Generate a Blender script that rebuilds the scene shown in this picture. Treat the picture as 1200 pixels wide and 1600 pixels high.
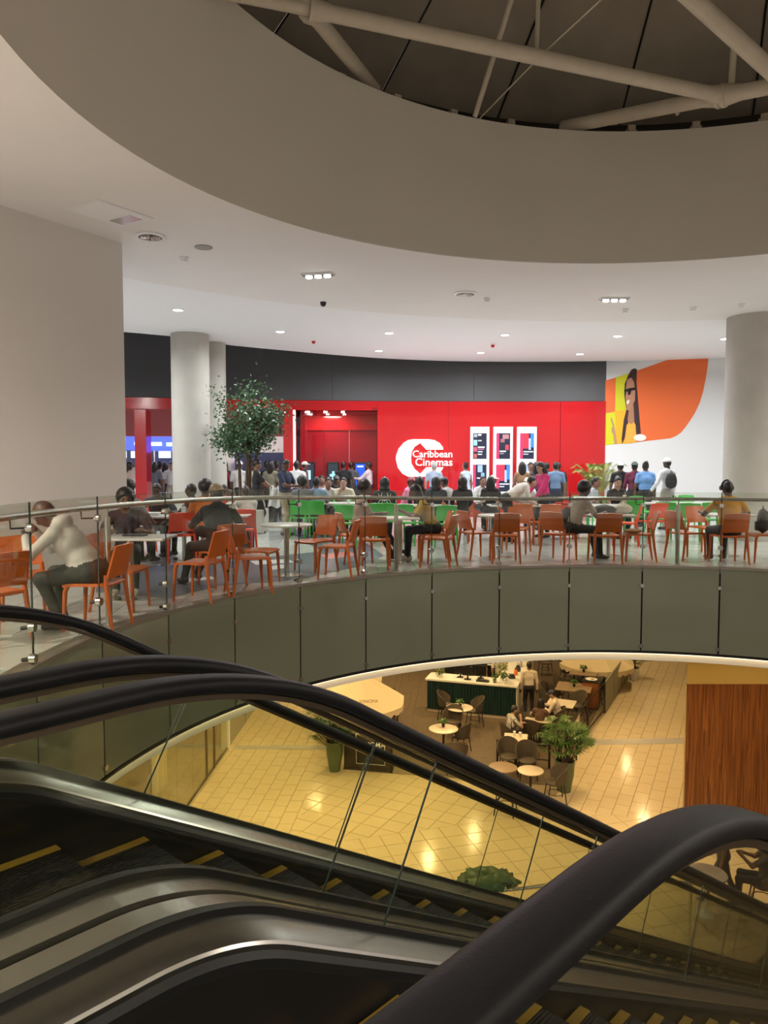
import bpy, bmesh, math, random
import numpy as np
from mathutils import Vector, Matrix
for _o in list(bpy.data.objects): bpy.data.objects.remove(_o)
S = bpy.context.scene
COL = S.collection
PI = math.pi
random.seed(7)

# ---------------------------------------------------------------- camera
EYE = 1.55; FPX = 1200.0; PITCH = math.atan(70/1200.0)
cd = bpy.data.cameras.new('camera'); cam = bpy.data.objects.new('camera', cd); COL.objects.link(cam)
cam.location = (0, 0, EYE); cam.rotation_euler = (PI/2-PITCH, 0, 0)
cd.sensor_fit = 'HORIZONTAL'; cd.sensor_width = 36; cd.lens = 36.0; cd.clip_start = .05; cd.clip_end = 200
S.camera = cam
# ---------------------------------------------------------------- world, exposure
W = bpy.data.worlds.new('world'); S.world = W; W.use_nodes = True
W.node_tree.nodes['Background'].inputs[0].default_value = (1, .87, .74, 1)
W.node_tree.nodes['Background'].inputs[1].default_value = .3
S.view_settings.view_transform = 'Standard'; S.view_settings.look = 'None'
S.view_settings.gamma = 1; S.view_settings.use_curve_mapping = False
S.view_settings.exposure = 1.0
S.cycles.use_denoising = True
S.cycles.use_adaptive_sampling = True; S.cycles.adaptive_threshold = .04; S.cycles.adaptive_min_samples = 16
S.cycles.max_bounces = 5; S.cycles.diffuse_bounces = 3; S.cycles.glossy_bounces = 2
S.cycles.transparent_max_bounces = 18; S.cycles.transmission_bounces = 6
S.cycles.sample_clamp_indirect = 4.0
COURT_W = 50; LOWER_W = 46; LOBBY_W = 70; NEAR_W = 180
WARM = (1, .70, .33); COOL = (.95, .98, 1.0)

def area(name, loc, power, size, color, rot=(0, 0, 0), spread=PI, size_y=None):
    l = bpy.data.lights.new(name, 'AREA'); l.energy = power; l.color = color
    l.shape = 'DISK' if size_y is None else 'RECTANGLE'; l.size = size
    if size_y: l.size_y = size_y
    l.spread = spread
    o = bpy.data.objects.new(name, l); COL.objects.link(o); o.location = loc; o.rotation_euler = rot
    return o

# ---------------------------------------------------------------- projection helpers (photo frame -> place)
def pix_ray(px, py):
    u = (px-600)/FPX; v = (800-py)/FPX
    return Vector((u, math.cos(PITCH)+v*math.sin(PITCH), -math.sin(PITCH)+v*math.cos(PITCH)))
def atz(px, py, z):
    d = pix_ray(px, py); return Vector((0, 0, EYE))+d*((z-EYE)/d.z)
def atY(px, py, Y):
    d = pix_ray(px, py); return Vector((0, 0, EYE))+d*(Y/d.y)
def fx(px, Y, z=0.0):
    return (px-600)/FPX*(Y*math.cos(PITCH)+(EYE-z)*math.sin(PITCH))
LZ = -6.2          # lower storey floor
CZ = 4.75          # ceiling over the food court

# ---------------------------------------------------------------- materials
MATS = {}
def mat(name, col, rough=.5, metal=0.0, noise=0.0, nscale=8.0, bump=0.0, bscale=40.0, spec=.5, emit=None, es=0.0, coat=0.0, stretch=None):
    if name in MATS: return MATS[name]
    m = bpy.data.materials.new(name); m.use_nodes = True
    nt = m.node_tree; b = nt.nodes['Principled BSDF']
    b.inputs['Base Color'].default_value = (*col, 1); b.inputs['Roughness'].default_value = rough
    b.inputs['Metallic'].default_value = metal; b.inputs['Specular IOR Level'].default_value = spec
    b.inputs['Coat Weight'].default_value = coat
    if emit:
        b.inputs['Emission Color'].default_value = (*emit, 1); b.inputs['Emission Strength'].default_value = es
    tc = None
    if noise or bump:
        tc = nt.nodes.new('ShaderNodeTexCoord'); mp = nt.nodes.new('ShaderNodeMapping')
        nt.links.new(tc.outputs['Object'], mp.inputs[0])
        if stretch: mp.inputs['Scale'].default_value = stretch
    if noise:
        n = nt.nodes.new('ShaderNodeTexNoise'); n.inputs['Scale'].default_value = nscale; n.inputs['Detail'].default_value = 5
        nt.links.new(mp.outputs[0], n.inputs['Vector'])
        mx = nt.nodes.new('ShaderNodeMix'); mx.data_type = 'RGBA'
        mx.inputs['A'].default_value = (*[max(0, c*(1-noise)) for c in col], 1)
        mx.inputs['B'].default_value = (*[min(1, c*(1+noise)) for c in col], 1)
        nt.links.new(n.outputs['Fac'], mx.inputs['Factor']); nt.links.new(mx.outputs['Result'], b.inputs['Base Color'])
    if bump:
        n2 = nt.nodes.new('ShaderNodeTexNoise'); n2.inputs['Scale'].default_value = bscale; n2.inputs['Detail'].default_value = 4
        nt.links.new(mp.outputs[0], n2.inputs['Vector'])
        bp = nt.nodes.new('ShaderNodeBump'); bp.inputs['Strength'].default_value = bump; bp.inputs['Distance'].default_value = .01
        nt.links.new(n2.outputs['Fac'], bp.inputs['Height']); nt.links.new(bp.outputs[0], b.inputs['Normal'])
    MATS[name] = m; return m
def glass(name, tint, ior=1.45, refl=1.0, haze=0.0, hazecol=(.5, .5, .5)):
    m = bpy.data.materials.new(name); m.use_nodes = True; nt = m.node_tree
    nt.nodes.remove(nt.nodes['Principled BSDF']); out = nt.nodes['Material Output']
    tr = nt.nodes.new('ShaderNodeBsdfTransparent'); tr.inputs[0].default_value = (*tint, 1)
    gl = nt.nodes.new('ShaderNodeBsdfGlossy'); gl.inputs['Roughness'].default_value = .0; gl.inputs[0].default_value = (refl, refl, refl, 1)
    fr = nt.nodes.new('ShaderNodeFresnel'); ge = nt.nodes.new('ShaderNodeNewGeometry'); mr = nt.nodes.new('ShaderNodeMapRange')
    mr.inputs['To Min'].default_value = ior; mr.inputs['To Max'].default_value = 1/ior      # same reflectance on both faces of the pane
    nt.links.new(ge.outputs['Backfacing'], mr.inputs['Value']); nt.links.new(mr.outputs[0], fr.inputs[0])
    mx = nt.nodes.new('ShaderNodeMixShader')
    nt.links.new(fr.outputs[0], mx.inputs[0]); nt.links.new(tr.outputs[0], mx.inputs[1]); nt.links.new(gl.outputs[0], mx.inputs[2])
    last = mx
    if haze:
        df = nt.nodes.new('ShaderNodeBsdfDiffuse'); df.inputs[0].default_value = (*hazecol, 1)
        m2 = nt.nodes.new('ShaderNodeMixShader'); m2.inputs[0].default_value = haze
        nt.links.new(mx.outputs[0], m2.inputs[1]); nt.links.new(df.outputs[0], m2.inputs[2]); last = m2
    nt.links.new(last.outputs[0], out.inputs[0]); MATS[name] = m; return m
def emat(name, col, s):
    if name in MATS: return MATS[name]
    m = mat(name, (0, 0, 0), .6, emit=col, es=s)
    if name not in ('added warm glow strip', 'sign white', 'strip light'): m.cycles.emission_sampling = 'NONE'   # the lamps beside them carry the light
    return m

# ---------------------------------------------------------------- mesh builder
class MB:
    def __init__(s): s.v = []; s.f = []; s.m = []; s.mi = 0
    def add(s, vs, fs):
        o = len(s.v); s.v += [tuple(v) for v in vs]
        s.f += [tuple(i+o for i in f) for f in fs]; s.m += [s.mi]*len(fs); return s
    def box(s, a, b):
        x0, y0, z0 = a; x1, y1, z1 = b
        return s.add([(x0,y0,z0),(x1,y0,z0),(x1,y1,z0),(x0,y1,z0),(x0,y0,z1),(x1,y0,z1),(x1,y1,z1),(x0,y1,z1)],
                     [(3,2,1,0),(4,5,6,7),(0,1,5,4),(1,2,6,5),(2,3,7,6),(3,0,4,7)])
    def bbox(s, a, b, r=.01):
        """box with chamfered vertical and horizontal edges"""
        bm = bmesh.new(); bmesh.ops.create_cube(bm, size=1)
        for v in bm.verts: v.co = Vector([(a[i]+b[i])/2+v.co[i]*(b[i]-a[i]) for i in range(3)])
        bmesh.ops.bevel(bm, geom=bm.edges[:], offset=r, segments=2, affect='EDGES', profile=.5)
        return s.bm(bm)
    def bm(s, bm):
        bm.verts.index_update(); vs = [v.co[:] for v in bm.verts]; fs = [[v.index for v in f.verts] for f in bm.faces]; bm.free()
        return s.add(vs, fs)
    def prism(s, poly, z0, z1):
        n = len(poly); vs = [(x, y, z0) for x, y in poly]+[(x, y, z1) for x, y in poly]
        fs = [tuple(range(n))[::-1], tuple(range(n, 2*n))]+[(i, (i+1) % n, n+(i+1) % n, n+i) for i in range(n)]
        return s.add(vs, fs)
    def slab(s, pts, d):
        """planar polygon of 3d points extruded by vector d"""
        n = len(pts); d = Vector(d); vs = [Vector(p) for p in pts]; vs = vs+[p+d for p in vs]
        fs = [tuple(range(n))[::-1], tuple(range(n, 2*n))]+[(i, (i+1) % n, n+(i+1) % n, n+i) for i in range(n)]
        return s.add(vs, fs)
    def tube(s, path, r, n=10, cap=True, closed=False):
        P = [Vector(p) for p in path]; rs = r if isinstance(r, (list, tuple)) else [r]*len(P)
        vs = []; prev = None; L = len(P)
        for i, p in enumerate(P):
            if closed: t = P[(i+1) % L]-P[i-1]
            else: t = P[min(i+1, L-1)]-P[max(i-1, 0)]
            t.normalize()
            if prev is None:
                a = Vector((0, 0, 1)) if abs(t.z) < .9 else Vector((1, 0, 0))
                u = t.cross(a).normalized()
            else:
                u = (prev-t*prev.dot(t)).normalized()
            prev = u; w = t.cross(u)
            for k in range(n):
                an = 2*PI*k/n; vs.append(p+(u*math.cos(an)+w*math.sin(an))*rs[i])
        fs = []
        for i in range(L if closed else L-1):
            j = (i+1) % L
            for k in range(n): fs.append((i*n+k, i*n+(k+1) % n, j*n+(k+1) % n, j*n+k))
        if cap and not closed: fs += [tuple(range(n))[::-1], tuple((L-1)*n+k for k in range(n))]
        return s.add(vs, fs)
    def lathe(s, prof, c=(0, 0, 0), n=24, cap=True):
        vs = []; fs = []; L = len(prof)
        for r, z in prof:
            for k in range(n):
                a = 2*PI*k/n; vs.append((c[0]+r*math.cos(a), c[1]+r*math.sin(a), c[2]+z))
        for i in range(L-1):
            for k in range(n): fs.append((i*n+k, i*n+(k+1) % n, (i+1)*n+(k+1) % n, (i+1)*n+k))
        if cap: fs += [tuple(range(n))[::-1], tuple((L-1)*n+k for k in range(n))]
        return s.add(vs, fs)
    def sheet(s, fn, nu, nv, th):
        """solid sheet: fn(u,v)->Vector, thickened by th along its normal"""
        P = [[Vector(fn(i/nu, j/nv)) for j in range(nv+1)] for i in range(nu+1)]
        top = []; bot = []
        for i in range(nu+1):
            for j in range(nv+1):
                a = P[min(i+1, nu)][j]-P[max(i-1, 0)][j]; b = P[i][min(j+1, nv)]-P[i][max(j-1, 0)]
                nn = a.cross(b); nn = nn.normalized() if nn.length > 1e-9 else Vector((0, 0, 1))
                top.append(P[i][j]+nn*th/2); bot.append(P[i][j]-nn*th/2)
        w = nv+1; o = len(top); fs = []
        for i in range(nu):
            for j in range(nv):
                a, b, c, d = i*w+j, (i+1)*w+j, (i+1)*w+j+1, i*w+j+1
                fs += [(a, b, c, d), (o+d, o+c, o+b, o+a)]
        for i in range(nu):
            fs.append((i*w, o+i*w, o+(i+1)*w, (i+1)*w)); a, b = i*w+nv, (i+1)*w+nv; fs.append((a, b, o+b, o+a))
        for j in range(nv):
            fs.append((j, j+1, o+j+1, o+j)); a, b = nu*w+j, nu*w+j+1; fs.append((a, o+a, o+b, b))
        return s.add(top+bot, fs)
    def sphere(s, c, r, n=10, m=6):
        r = r if isinstance(r, (tuple, list)) else (r, r, r); vs = []; fs = []
        for i in range(1, m):
            ph = PI*i/m
            for k in range(n):
                a = 2*PI*k/n; vs.append((c[0]+r[0]*math.sin(ph)*math.cos(a), c[1]+r[1]*math.sin(ph)*math.sin(a), c[2]+r[2]*math.cos(ph)))
        t = len(vs); vs += [(c[0], c[1], c[2]+r[2]), (c[0], c[1], c[2]-r[2])]
        for i in range(m-2):
            for k in range(n): fs.append((i*n+k, (i+1)*n+k, (i+1)*n+(k+1) % n, i*n+(k+1) % n))
        for k in range(n):
            fs.append((t, k, (k+1) % n)); fs.append((t+1, (m-2)*n+(k+1) % n, (m-2)*n+k))
        return s.add(vs, fs)
    def xf(s, M):
        s.v = [tuple(M @ Vector(v)) for v in s.v]; return s
    def mesh(s, name, mats, smooth=None):
        me = bpy.data.meshes.new(name); me.from_pydata(s.v, [], s.f)
        for m in (mats if isinstance(mats, (list, tuple)) else [mats]): me.materials.append(m)
        if any(s.m): me.polygons.foreach_set('material_index', s.m)
        if smooth:
            me.polygons.foreach_set('use_smooth', [True]*len(me.polygons)); me.set_sharp_from_angle(angle=math.radians(smooth))
        me.update(); return me
    def build(s, name, mats, parent=None, smooth=None, loc=None):
        return link(s.mesh(name, mats, smooth), name, parent, loc)
def link(me, name, parent=None, loc=None, rz=0):
    o = bpy.data.objects.new(name, me); COL.objects.link(o)
    if parent: o.parent = parent
    if loc is not None: o.location = loc
    if rz: o.rotation_euler = (0, 0, rz)
    return o
def empty(name, loc=(0, 0, 0), rz=0):
    return link(None, name, None, loc, rz)
def tag(o, label=None, cat=None, group=None, kind=None):
    if label: o['label'] = label
    if cat: o['category'] = cat
    if group: o['group'] = group
    if kind: o['kind'] = kind
    return o
def struct(o, label, cat=None):
    o['label'] = label; o['kind'] = 'structure'
    if cat: o['category'] = cat
    return o
def copy_tree(o, parent=None):
    c = o.copy(); COL.objects.link(c); c.parent = parent
    for ch in [x for x in KIDS.get(o.name, [])]: copy_tree_child(ch, c)
    return c
KIDS = {}
def kids_of(root):
    KIDS[root.name] = [o for o in COL.objects if o.parent == root]
    for k in KIDS[root.name]: KIDS[k.name] = [o for o in COL.objects if o.parent == k]
def copy_tree_child(o, parent):
    c = o.copy(); COL.objects.link(c); c.parent = parent
    for ch in KIDS.get(o.name, []): copy_tree_child(ch, c)
def text_mesh(txt, size, depth, bold=0.0, spacing=1.0):
    cu = bpy.data.curves.new('lettering', 'FONT'); cu.body = txt; cu.size = size; cu.extrude = depth; cu.offset = bold
    cu.align_x = 'CENTER'; cu.align_y = 'CENTER'; cu.resolution_u = 3; cu.space_character = spacing
    o = bpy.data.objects.new('lettering', cu); COL.objects.link(o)
    dg = bpy.context.evaluated_depsgraph_get(); me = bpy.data.meshes.new_from_object(o.evaluated_get(dg))
    bpy.data.objects.remove(o); return me
def lerp(a, b, t): return a+(b-a)*t
def interp(x, xs, ys): return float(np.interp(x, xs, ys))

# ---------------------------------------------------------------- shared materials
M = dict(
    ceil=mat('ceiling paint', (.82, .80, .77), .85, noise=.03, nscale=1.5),
    ceil2=mat('ceiling paint outer', (.86, .86, .86), .85),
    drum=mat('drum plaster', (.74, .69, .61), .8, noise=.04, nscale=.8),
    wallw=mat('white wall paint', (.70, .70, .70), .8, noise=.02, nscale=2),
    wallleft=mat('left wall paint', (.72, .68, .64), .85, noise=.03, nscale=1),
    dark=mat('charcoal fascia paint', (.085, .085, .09), .7, noise=.08, nscale=1.2),
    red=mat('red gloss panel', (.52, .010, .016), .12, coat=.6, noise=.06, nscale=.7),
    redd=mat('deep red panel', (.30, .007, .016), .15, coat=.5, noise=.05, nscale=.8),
    conc=mat('pale concrete', (.47, .45, .405), .7, noise=.14, nscale=2.2, bump=.15, bscale=18),
    tileu=mat('grey white porcelain tile', (.62, .62, .61), .16, noise=.05, nscale=1.5),
    grout=mat('grey grout', (.40, .40, .39), .8),
    tilel=mat('cream porcelain tile', (.66, .54, .34), .13, noise=.06, nscale=1.1),
    groutl=mat('brown grout', (.24, .19, .11), .8),
    chrome=mat('stainless steel', (.62, .60, .57), .22, 1.0, noise=.05, nscale=20),
    brushed=mat('brushed steel deck', (.62, .61, .58), .24, 1.0, noise=.06, nscale=30),
    skirt=mat('dark skirt panel', (.022, .020, .018), .38, .4, noise=.2, nscale=4),
    rubber=mat('black rubber', (.009, .009, .010), .44, spec=.22, noise=.2, nscale=6, bump=.05, bscale=200),
    gasket=mat('black gasket', (.01, .01, .01), .45),
    blackmetal=mat('black metal', (.02, .018, .016), .45, .3),
    white=mat('white gloss', (.80, .80, .80), .3),
    yellow=mat('yellow step line', (.26, .155, .015), .6),
    orange=mat('orange plastic', (.54, .115, .014), .36, noise=.04, nscale=6),
    orangered=mat('coral red plastic', (.75, .07, .025), .36, noise=.04, nscale=6),
    green=mat('green plastic', (.045, .42, .055), .36, noise=.04, nscale=6),
    tabletop=mat('white laminate', (.70, .69, .67), .28, noise=.03, nscale=5),
    wicker=mat('dark woven wicker', (.075, .058, .038), .7, noise=.4, nscale=60, bump=.6, bscale=150),
    stone=mat('cream stone top', (.62, .53, .40), .3, noise=.12, nscale=6),
    brownwood=mat('brown wood top', (.26, .18, .105), .45, noise=.25, nscale=4, stretch=(1, 12, 1)),
    potg=mat('green glazed pot', (.10, .14, .065), .35, noise=.15, nscale=4),
    soil=mat('potting soil', (.03, .02, .012), .9, bump=.6),
    leafd=mat('ficus leaf', (.05, .115, .045), .45, noise=.4, nscale=3),
    leafl=mat('palm leaf', (.075, .16, .03), .4, noise=.4, nscale=4),
    leafy=mat('yellow green frond', (.22, .26, .06), .5, noise=.4, nscale=4),
    bark=mat('brown bark', (.085, .05, .028), .8, noise=.3, nscale=12, bump=.5),
    cream=mat('cream canvas', (.60, .50, .31), .8, noise=.06, nscale=3),
    teal=mat('dark teal fluted panel', (.006, .030, .030), .35),
    marble=mat('white marble top', (.74, .72, .66), .2, noise=.08, nscale=5),
    deck=mat('taupe wood plank', (.135, .10, .062), .32, noise=.35, nscale=3, stretch=(9, 1, 1)),
    screenk=mat('dark monitor', (.012, .012, .014), .2),
    black=mat('black plastic', (.012, .012, .014), .4),
    tubew=mat('cream painted steel', (.60, .53, .42), .55, noise=.12, nscale=5),
    roof=mat('dark roof fabric', (.40, .345, .27), .8, noise=.3, nscale=1.2, bump=.5, bscale=5),
)
G_rail = glass('balustrade glass', (.89, .91, .87), 1.42)
G_esc = glass('escalator glass', (.93, .945, .90), 1.30)
G_shop = glass('shop glass', (.90, .90, .82), 1.5)
G_edge = mat('dark glass edge', (.02, .035, .03), .2)
def fluted():
    m = MATS['dark teal fluted panel']; nt = m.node_tree; b = nt.nodes['Principled BSDF']
    tc = nt.nodes.new('ShaderNodeTexCoord'); w = nt.nodes.new('ShaderNodeTexWave'); w.inputs['Scale'].default_value = 9
    nt.links.new(tc.outputs['Object'], w.inputs['Vector'])
    bp = nt.nodes.new('ShaderNodeBump'); bp.inputs['Strength'].default_value = .6; bp.inputs['Distance'].default_value = .01
    nt.links.new(w.outputs['Fac'], bp.inputs['Height']); nt.links.new(bp.outputs[0], b.inputs['Normal'])
fluted()
def frosted():
    m = mat('olive frosted glass', (.205, .22, .155), .16, noise=.12, nscale=.7, coat=.3)
    return m
M['frost'] = frosted()
def woodstrip():
    m = bpy.data.materials.new('strip wood'); m.use_nodes = True; nt = m.node_tree; b = nt.nodes['Principled BSDF']
    tc = nt.nodes.new('ShaderNodeTexCoord'); mp = nt.nodes.new('ShaderNodeMapping'); mp.inputs['Scale'].default_value = (46, 46, 1.1)
    nt.links.new(tc.outputs['Object'], mp.inputs[0])
    v = nt.nodes.new('ShaderNodeTexVoronoi'); v.inputs['Scale'].default_value = 1.0; nt.links.new(mp.outputs[0], v.inputs['Vector'])
    r = nt.nodes.new('ShaderNodeValToRGB'); nt.links.new(v.outputs['Color'], r.inputs[0])
    r.color_ramp.elements[0].color = (.085, .022, .005, 1); r.color_ramp.elements[1].color = (.36, .13, .028, 1)
    nt.links.new(r.outputs[0], b.inputs['Base Color']); b.inputs['Roughness'].default_value = .45
    bp = nt.nodes.new('ShaderNodeBump'); bp.inputs['Strength'].default_value = .5; bp.inputs['Distance'].default_value = .02
    nt.links.new(v.outputs['Distance'], bp.inputs['Height']); nt.links.new(bp.outputs[0], b.inputs['Normal'])
    MATS['strip wood'] = m; return m
M['strip'] = woodstrip()
def grooves():
    m = mat('grooved step', (.014, .013, .012), .4, .6); nt = m.node_tree; b = nt.nodes['Principled BSDF']
    tc = nt.nodes.new('ShaderNodeTexCoord'); w = nt.nodes.new('ShaderNodeTexWave'); w.bands_direction = 'Y'; w.inputs['Scale'].default_value = 18
    nt.links.new(tc.outputs['Object'], w.inputs['Vector'])
    bp = nt.nodes.new('ShaderNodeBump'); bp.inputs['Strength'].default_value = 1; bp.inputs['Distance'].default_value = .01
    nt.links.new(w.outputs['Fac'], bp.inputs['Height']); nt.links.new(bp.outputs[0], b.inputs['Normal']); return m
M['groove'] = grooves()
# ================================================================ STRUCTURE
CX, CY, RV = 3.37, 6.0, 6.11            # atrium void
def pol(th, r, z=0.0, c=(CX, CY)): a = math.radians(th); return Vector((c[0]+r*math.cos(a), c[1]+r*math.sin(a), z))
def ring(mb, angs, rin, rout, z0, z1):
    """ring slab; rin/rout are functions of the angle giving points"""
    n = len(angs); vs = []
    for th in angs:
        a = rin(th); b = rout(th)
        vs += [(a.x, a.y, z0), (b.x, b.y, z0), (b.x, b.y, z1), (a.x, a.y, z1)]
    fs = []
    for i in range(n-1):
        o = i*4; q = o+4
        fs += [(o, q, q+1, o+1), (o+3, o+2, q+2, q+3), (o, o+3, q+3, q), (o+1, q+1, q+2, o+2)]
    return mb.add(vs, fs)
def cutpoly(poly, p, n):
    out = []
    for i in range(len(poly)):
        a, b = poly[i], poly[(i+1) % len(poly)]
        da = (a[0]-p[0])*n[0]+(a[1]-p[1])*n[1]; db = (b[0]-p[0])*n[0]+(b[1]-p[1])*n[1]
        if da >= 0: out.append(a)
        if (da >= 0) != (db >= 0):
            t = da/(da-db); out.append((a[0]+(b[0]-a[0])*t, a[1]+(b[1]-a[1])*t))
    return out
def parea(p): return .5*abs(sum(p[i][0]*p[(i+1) % len(p)][1]-p[(i+1) % len(p)][0]*p[i][1] for i in range(len(p)))) if len(p) > 2 else 0
def inview(x, y, z):
    if y < .5: return False
    dep = y*math.cos(PITCH)+(EYE-z)*math.sin(PITCH); up = y*math.sin(PITCH)+(z-EYE)*math.cos(PITCH)
    return abs(x/dep) < .52 and -.70 < up/dep < .68
def tiles(halfs, org, ang, sx, sy, z, rng, stagger=0.0, gap=.006):
    """list of (distance, polygon) of tiles clipped by half planes"""
    ca, sa = math.cos(ang), math.sin(ang); res = []
    for i in range(*rng[0]):
        for j in range(*rng[1]):
            oy = (i % 2)*stagger*sy
            q = [(i*sx+gap, j*sy+oy+gap), ((i+1)*sx-gap, j*sy+oy+gap), ((i+1)*sx-gap, (j+1)*sy+oy-gap), (i*sx+gap, (j+1)*sy+oy-gap)]
            q = [(org[0]+x*ca-y*sa, org[1]+x*sa+y*ca) for x, y in q]
            c = (sum(p[0] for p in q)/4, sum(p[1] for p in q)/4)
            if not inview(c[0], c[1], z): continue
            for p, n in halfs:
                q = cutpoly(q, p, n)
                if len(q) < 3: break
            if len(q) > 2 and parea(q) > .003: res.append((math.hypot(*c), q))
    return res
def lay(parent, lst, z0, z1, m, nobj, name='tile'):
    lst.sort(key=lambda t: t[0]); rest = MB(); k = 0
    for d, q in lst:
        a = sum((q[i][0]*q[(i+1) % len(q)][1]-q[(i+1) % len(q)][0]*q[i][1]) for i in range(len(q)))
        if a < 0: q = q[::-1]
        if k < nobj: MB().prism(q, z0, z1).build(name, m, parent); k += 1
        else: rest.prism(q, z0, z1)
    if rest.v: tag(rest.build('far_'+name, m, parent), kind='stuff')
def line(a, b, keep):
    """half plane through a,b that holds point keep"""
    n = (-(b[1]-a[1]), b[0]-a[0]); s = (keep[0]-a[0])*n[0]+(keep[1]-a[1])*n[1]
    return ((a[0], a[1]), n if s > 0 else (-n[0], -n[1]))

# ---------------------------------------------------------------- upper floor
angs = [i*3 for i in range(121)]
mb = MB(); ring(mb, angs, lambda t: pol(t, RV+.02), lambda t: pol(t, 24), -.10, -.012)
floor = struct(mb.build('floor', M['grout']), 'pale grey tiled food court floor around the round opening', 'floor')
tl = []
for d, q in tiles([((0, 30), (0, -1))], (0, 0), .06, .6, .6, 0, ((-30, 30), (0, 42))):
    c = (sum(p[0] for p in q)/len(q), sum(p[1] for p in q)/len(q)); dx, dy = c[0]-CX, c[1]-CY; r = math.hypot(dx, dy)
    if r < RV-.4 or c[1] > 23.2: continue
    if r < RV+.6: q = cutpoly(q, (CX+dx/r*(RV+.02), CY+dy/r*(RV+.02)), (dx, dy))
    if len(q) > 2: tl.append((d, q))
lay(floor, tl, -.012, 0, M['tileu'], 260)
# printed graphic on the floor
M['gslate'] = mat('slate blue floor print', (.115, .125, .17), .3); M['gpink'] = mat('coral floor print', (.62, .20, .19), .3); M['gwhite'] = mat('white floor print', (.66, .66, .68), .3)
fg = MB(); fp = lambda pts, z: [(*atz(x, y, 0).xy[:], z) for x, y in pts]
def flat(pts, m, z):
    fg.mi = m; q = fp(pts, z); fg.add(q, [tuple(range(len(q)))])
flat([(150, 925), (260, 935), (345, 915), (470, 905), (560, 885), (600, 868), (575, 850), (520, 830), (470, 812), (420, 797), (400, 800), (425, 815), (455, 832), (480, 848), (500, 862), (440, 868), (330, 880), (220, 885), (150, 890)], 0, .003)
for p in ([(400, 803), (440, 803), (445, 806), (405, 806)], [(455, 824), (480, 822), (490, 826), (465, 828)], [(500, 867), (545, 862), (560, 868), (510, 874)], [(475, 843), (515, 840), (525, 845), (485, 848)]): flat(p, 1, .005)
for p in ([(390, 877), (450, 874), (460, 879), (400, 883)], [(520, 838), (545, 839), (548, 842), (522, 842)], [(415, 886), (445, 882), (452, 887), (425, 891)], [(510, 828), (525, 828), (527, 830), (512, 830)], [(440, 809), (470, 809), (474, 811), (443, 811)], [(290, 905), (330, 901), (338, 905), (296, 910)]): flat(p, 2, .005)
o = fg.build('floor_graphic', [M['gslate'], M['gpink'], M['gwhite']]); tag(o, 'slate blue and coral printed graphic sweeping across the food court floor', 'floor graphic')

# ---------------------------------------------------------------- ceiling of the food court
ce_px = [(197, 521), (272, 528), (355, 541), (450, 550), (600, 562), (700, 566), (945, 566)]
ce = [atz(a, b, CZ) for a, b in ce_px]
ce = [Vector((-12, 16.2, CZ))]+ce+[Vector((9.0, 23.5, CZ)), Vector((14, 21.5, CZ))]
ce_th = [math.degrees(math.atan2(p.y-CY, p.x-CX)) for p in ce]; ce_r = [(p.xy-Vector((CX, CY))).length for p in ce]
def rceil(t):
    t = (t+360) % 360
    if t > 250: t -= 360
    if min(ce_th) <= t <= max(ce_th): return interp(t, ce_th[::-1], ce_r[::-1])
    return ce_r[0] if t > max(ce_th) else ce_r[-1]
SX, SY, SR = 4.816, 4.403, 12.74
def step_pt(t):
    d = pol(t, 1).xy-Vector((CX, CY)); o_ = Vector((CX-SX, CY-SY)); b = o_.dot(d)
    k = -b+math.sqrt(b*b-o_.dot(o_)+SR*SR); return Vector((CX+d.x*k, CY+d.y*k, 0))
lowc = (3.257, 6.193); DR = 6.108
mb = MB()
ring(mb, angs, lambda t: pol(t, DR, 0, lowc), step_pt, CZ, CZ+.012)
ceiling = struct(mb.build('ceiling', M['ceil']), 'white ceiling ring around the round opening above the food court', 'ceiling')
mb = MB()
def outer(t):
    p = pol(t, rceil(t)); s_ = step_pt(t)
    return p if (p-Vector((CX, CY, 0))).length > (s_-Vector((CX, CY, 0))).length+.1 else s_+(s_-Vector((CX, CY, 0))).normalized()*.1
ring(mb, [i*1.5 for i in range(241)], step_pt, outer, CZ+.035, CZ+.22)
mb.build('outer_ring', M['ceil2'], ceiling)
# upper lid that closes the room above the outer wall
mb = MB(); ring(mb, angs, lambda t: pol(t, 8.5), lambda t: pol(t, 27), 6.3, 6.4)
struct(mb.build('ceiling', M['dark']), 'dark void ceiling above the charcoal wall band', 'ceiling')
# drum
upc = (3.80, 6.62); UR = 6.16; DZ = 6.98
mb = MB(); vs = []; fs = []
N = 120
for i in range(N):
    a = 360*i/N; p = pol(a, DR, CZ, lowc); q = pol(a, UR, DZ, upc); vs += [p, q, q+(q-Vector((*upc, DZ))).normalized()*.3, p+(p-Vector((*lowc, CZ))).normalized()*.3]
for i in range(N):
    a = i*4; b = ((i+1) % N)*4; fs += [(a, a+1, b+1, b), (a+1, a+2, b+2, b+1), (a+2, a+3, b+3, b+2)]
mb.add(vs, fs); struct(mb.build('wall_drum', M['drum'], smooth=40), 'curved plaster drum wall below the roof opening', 'wall')

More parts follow.
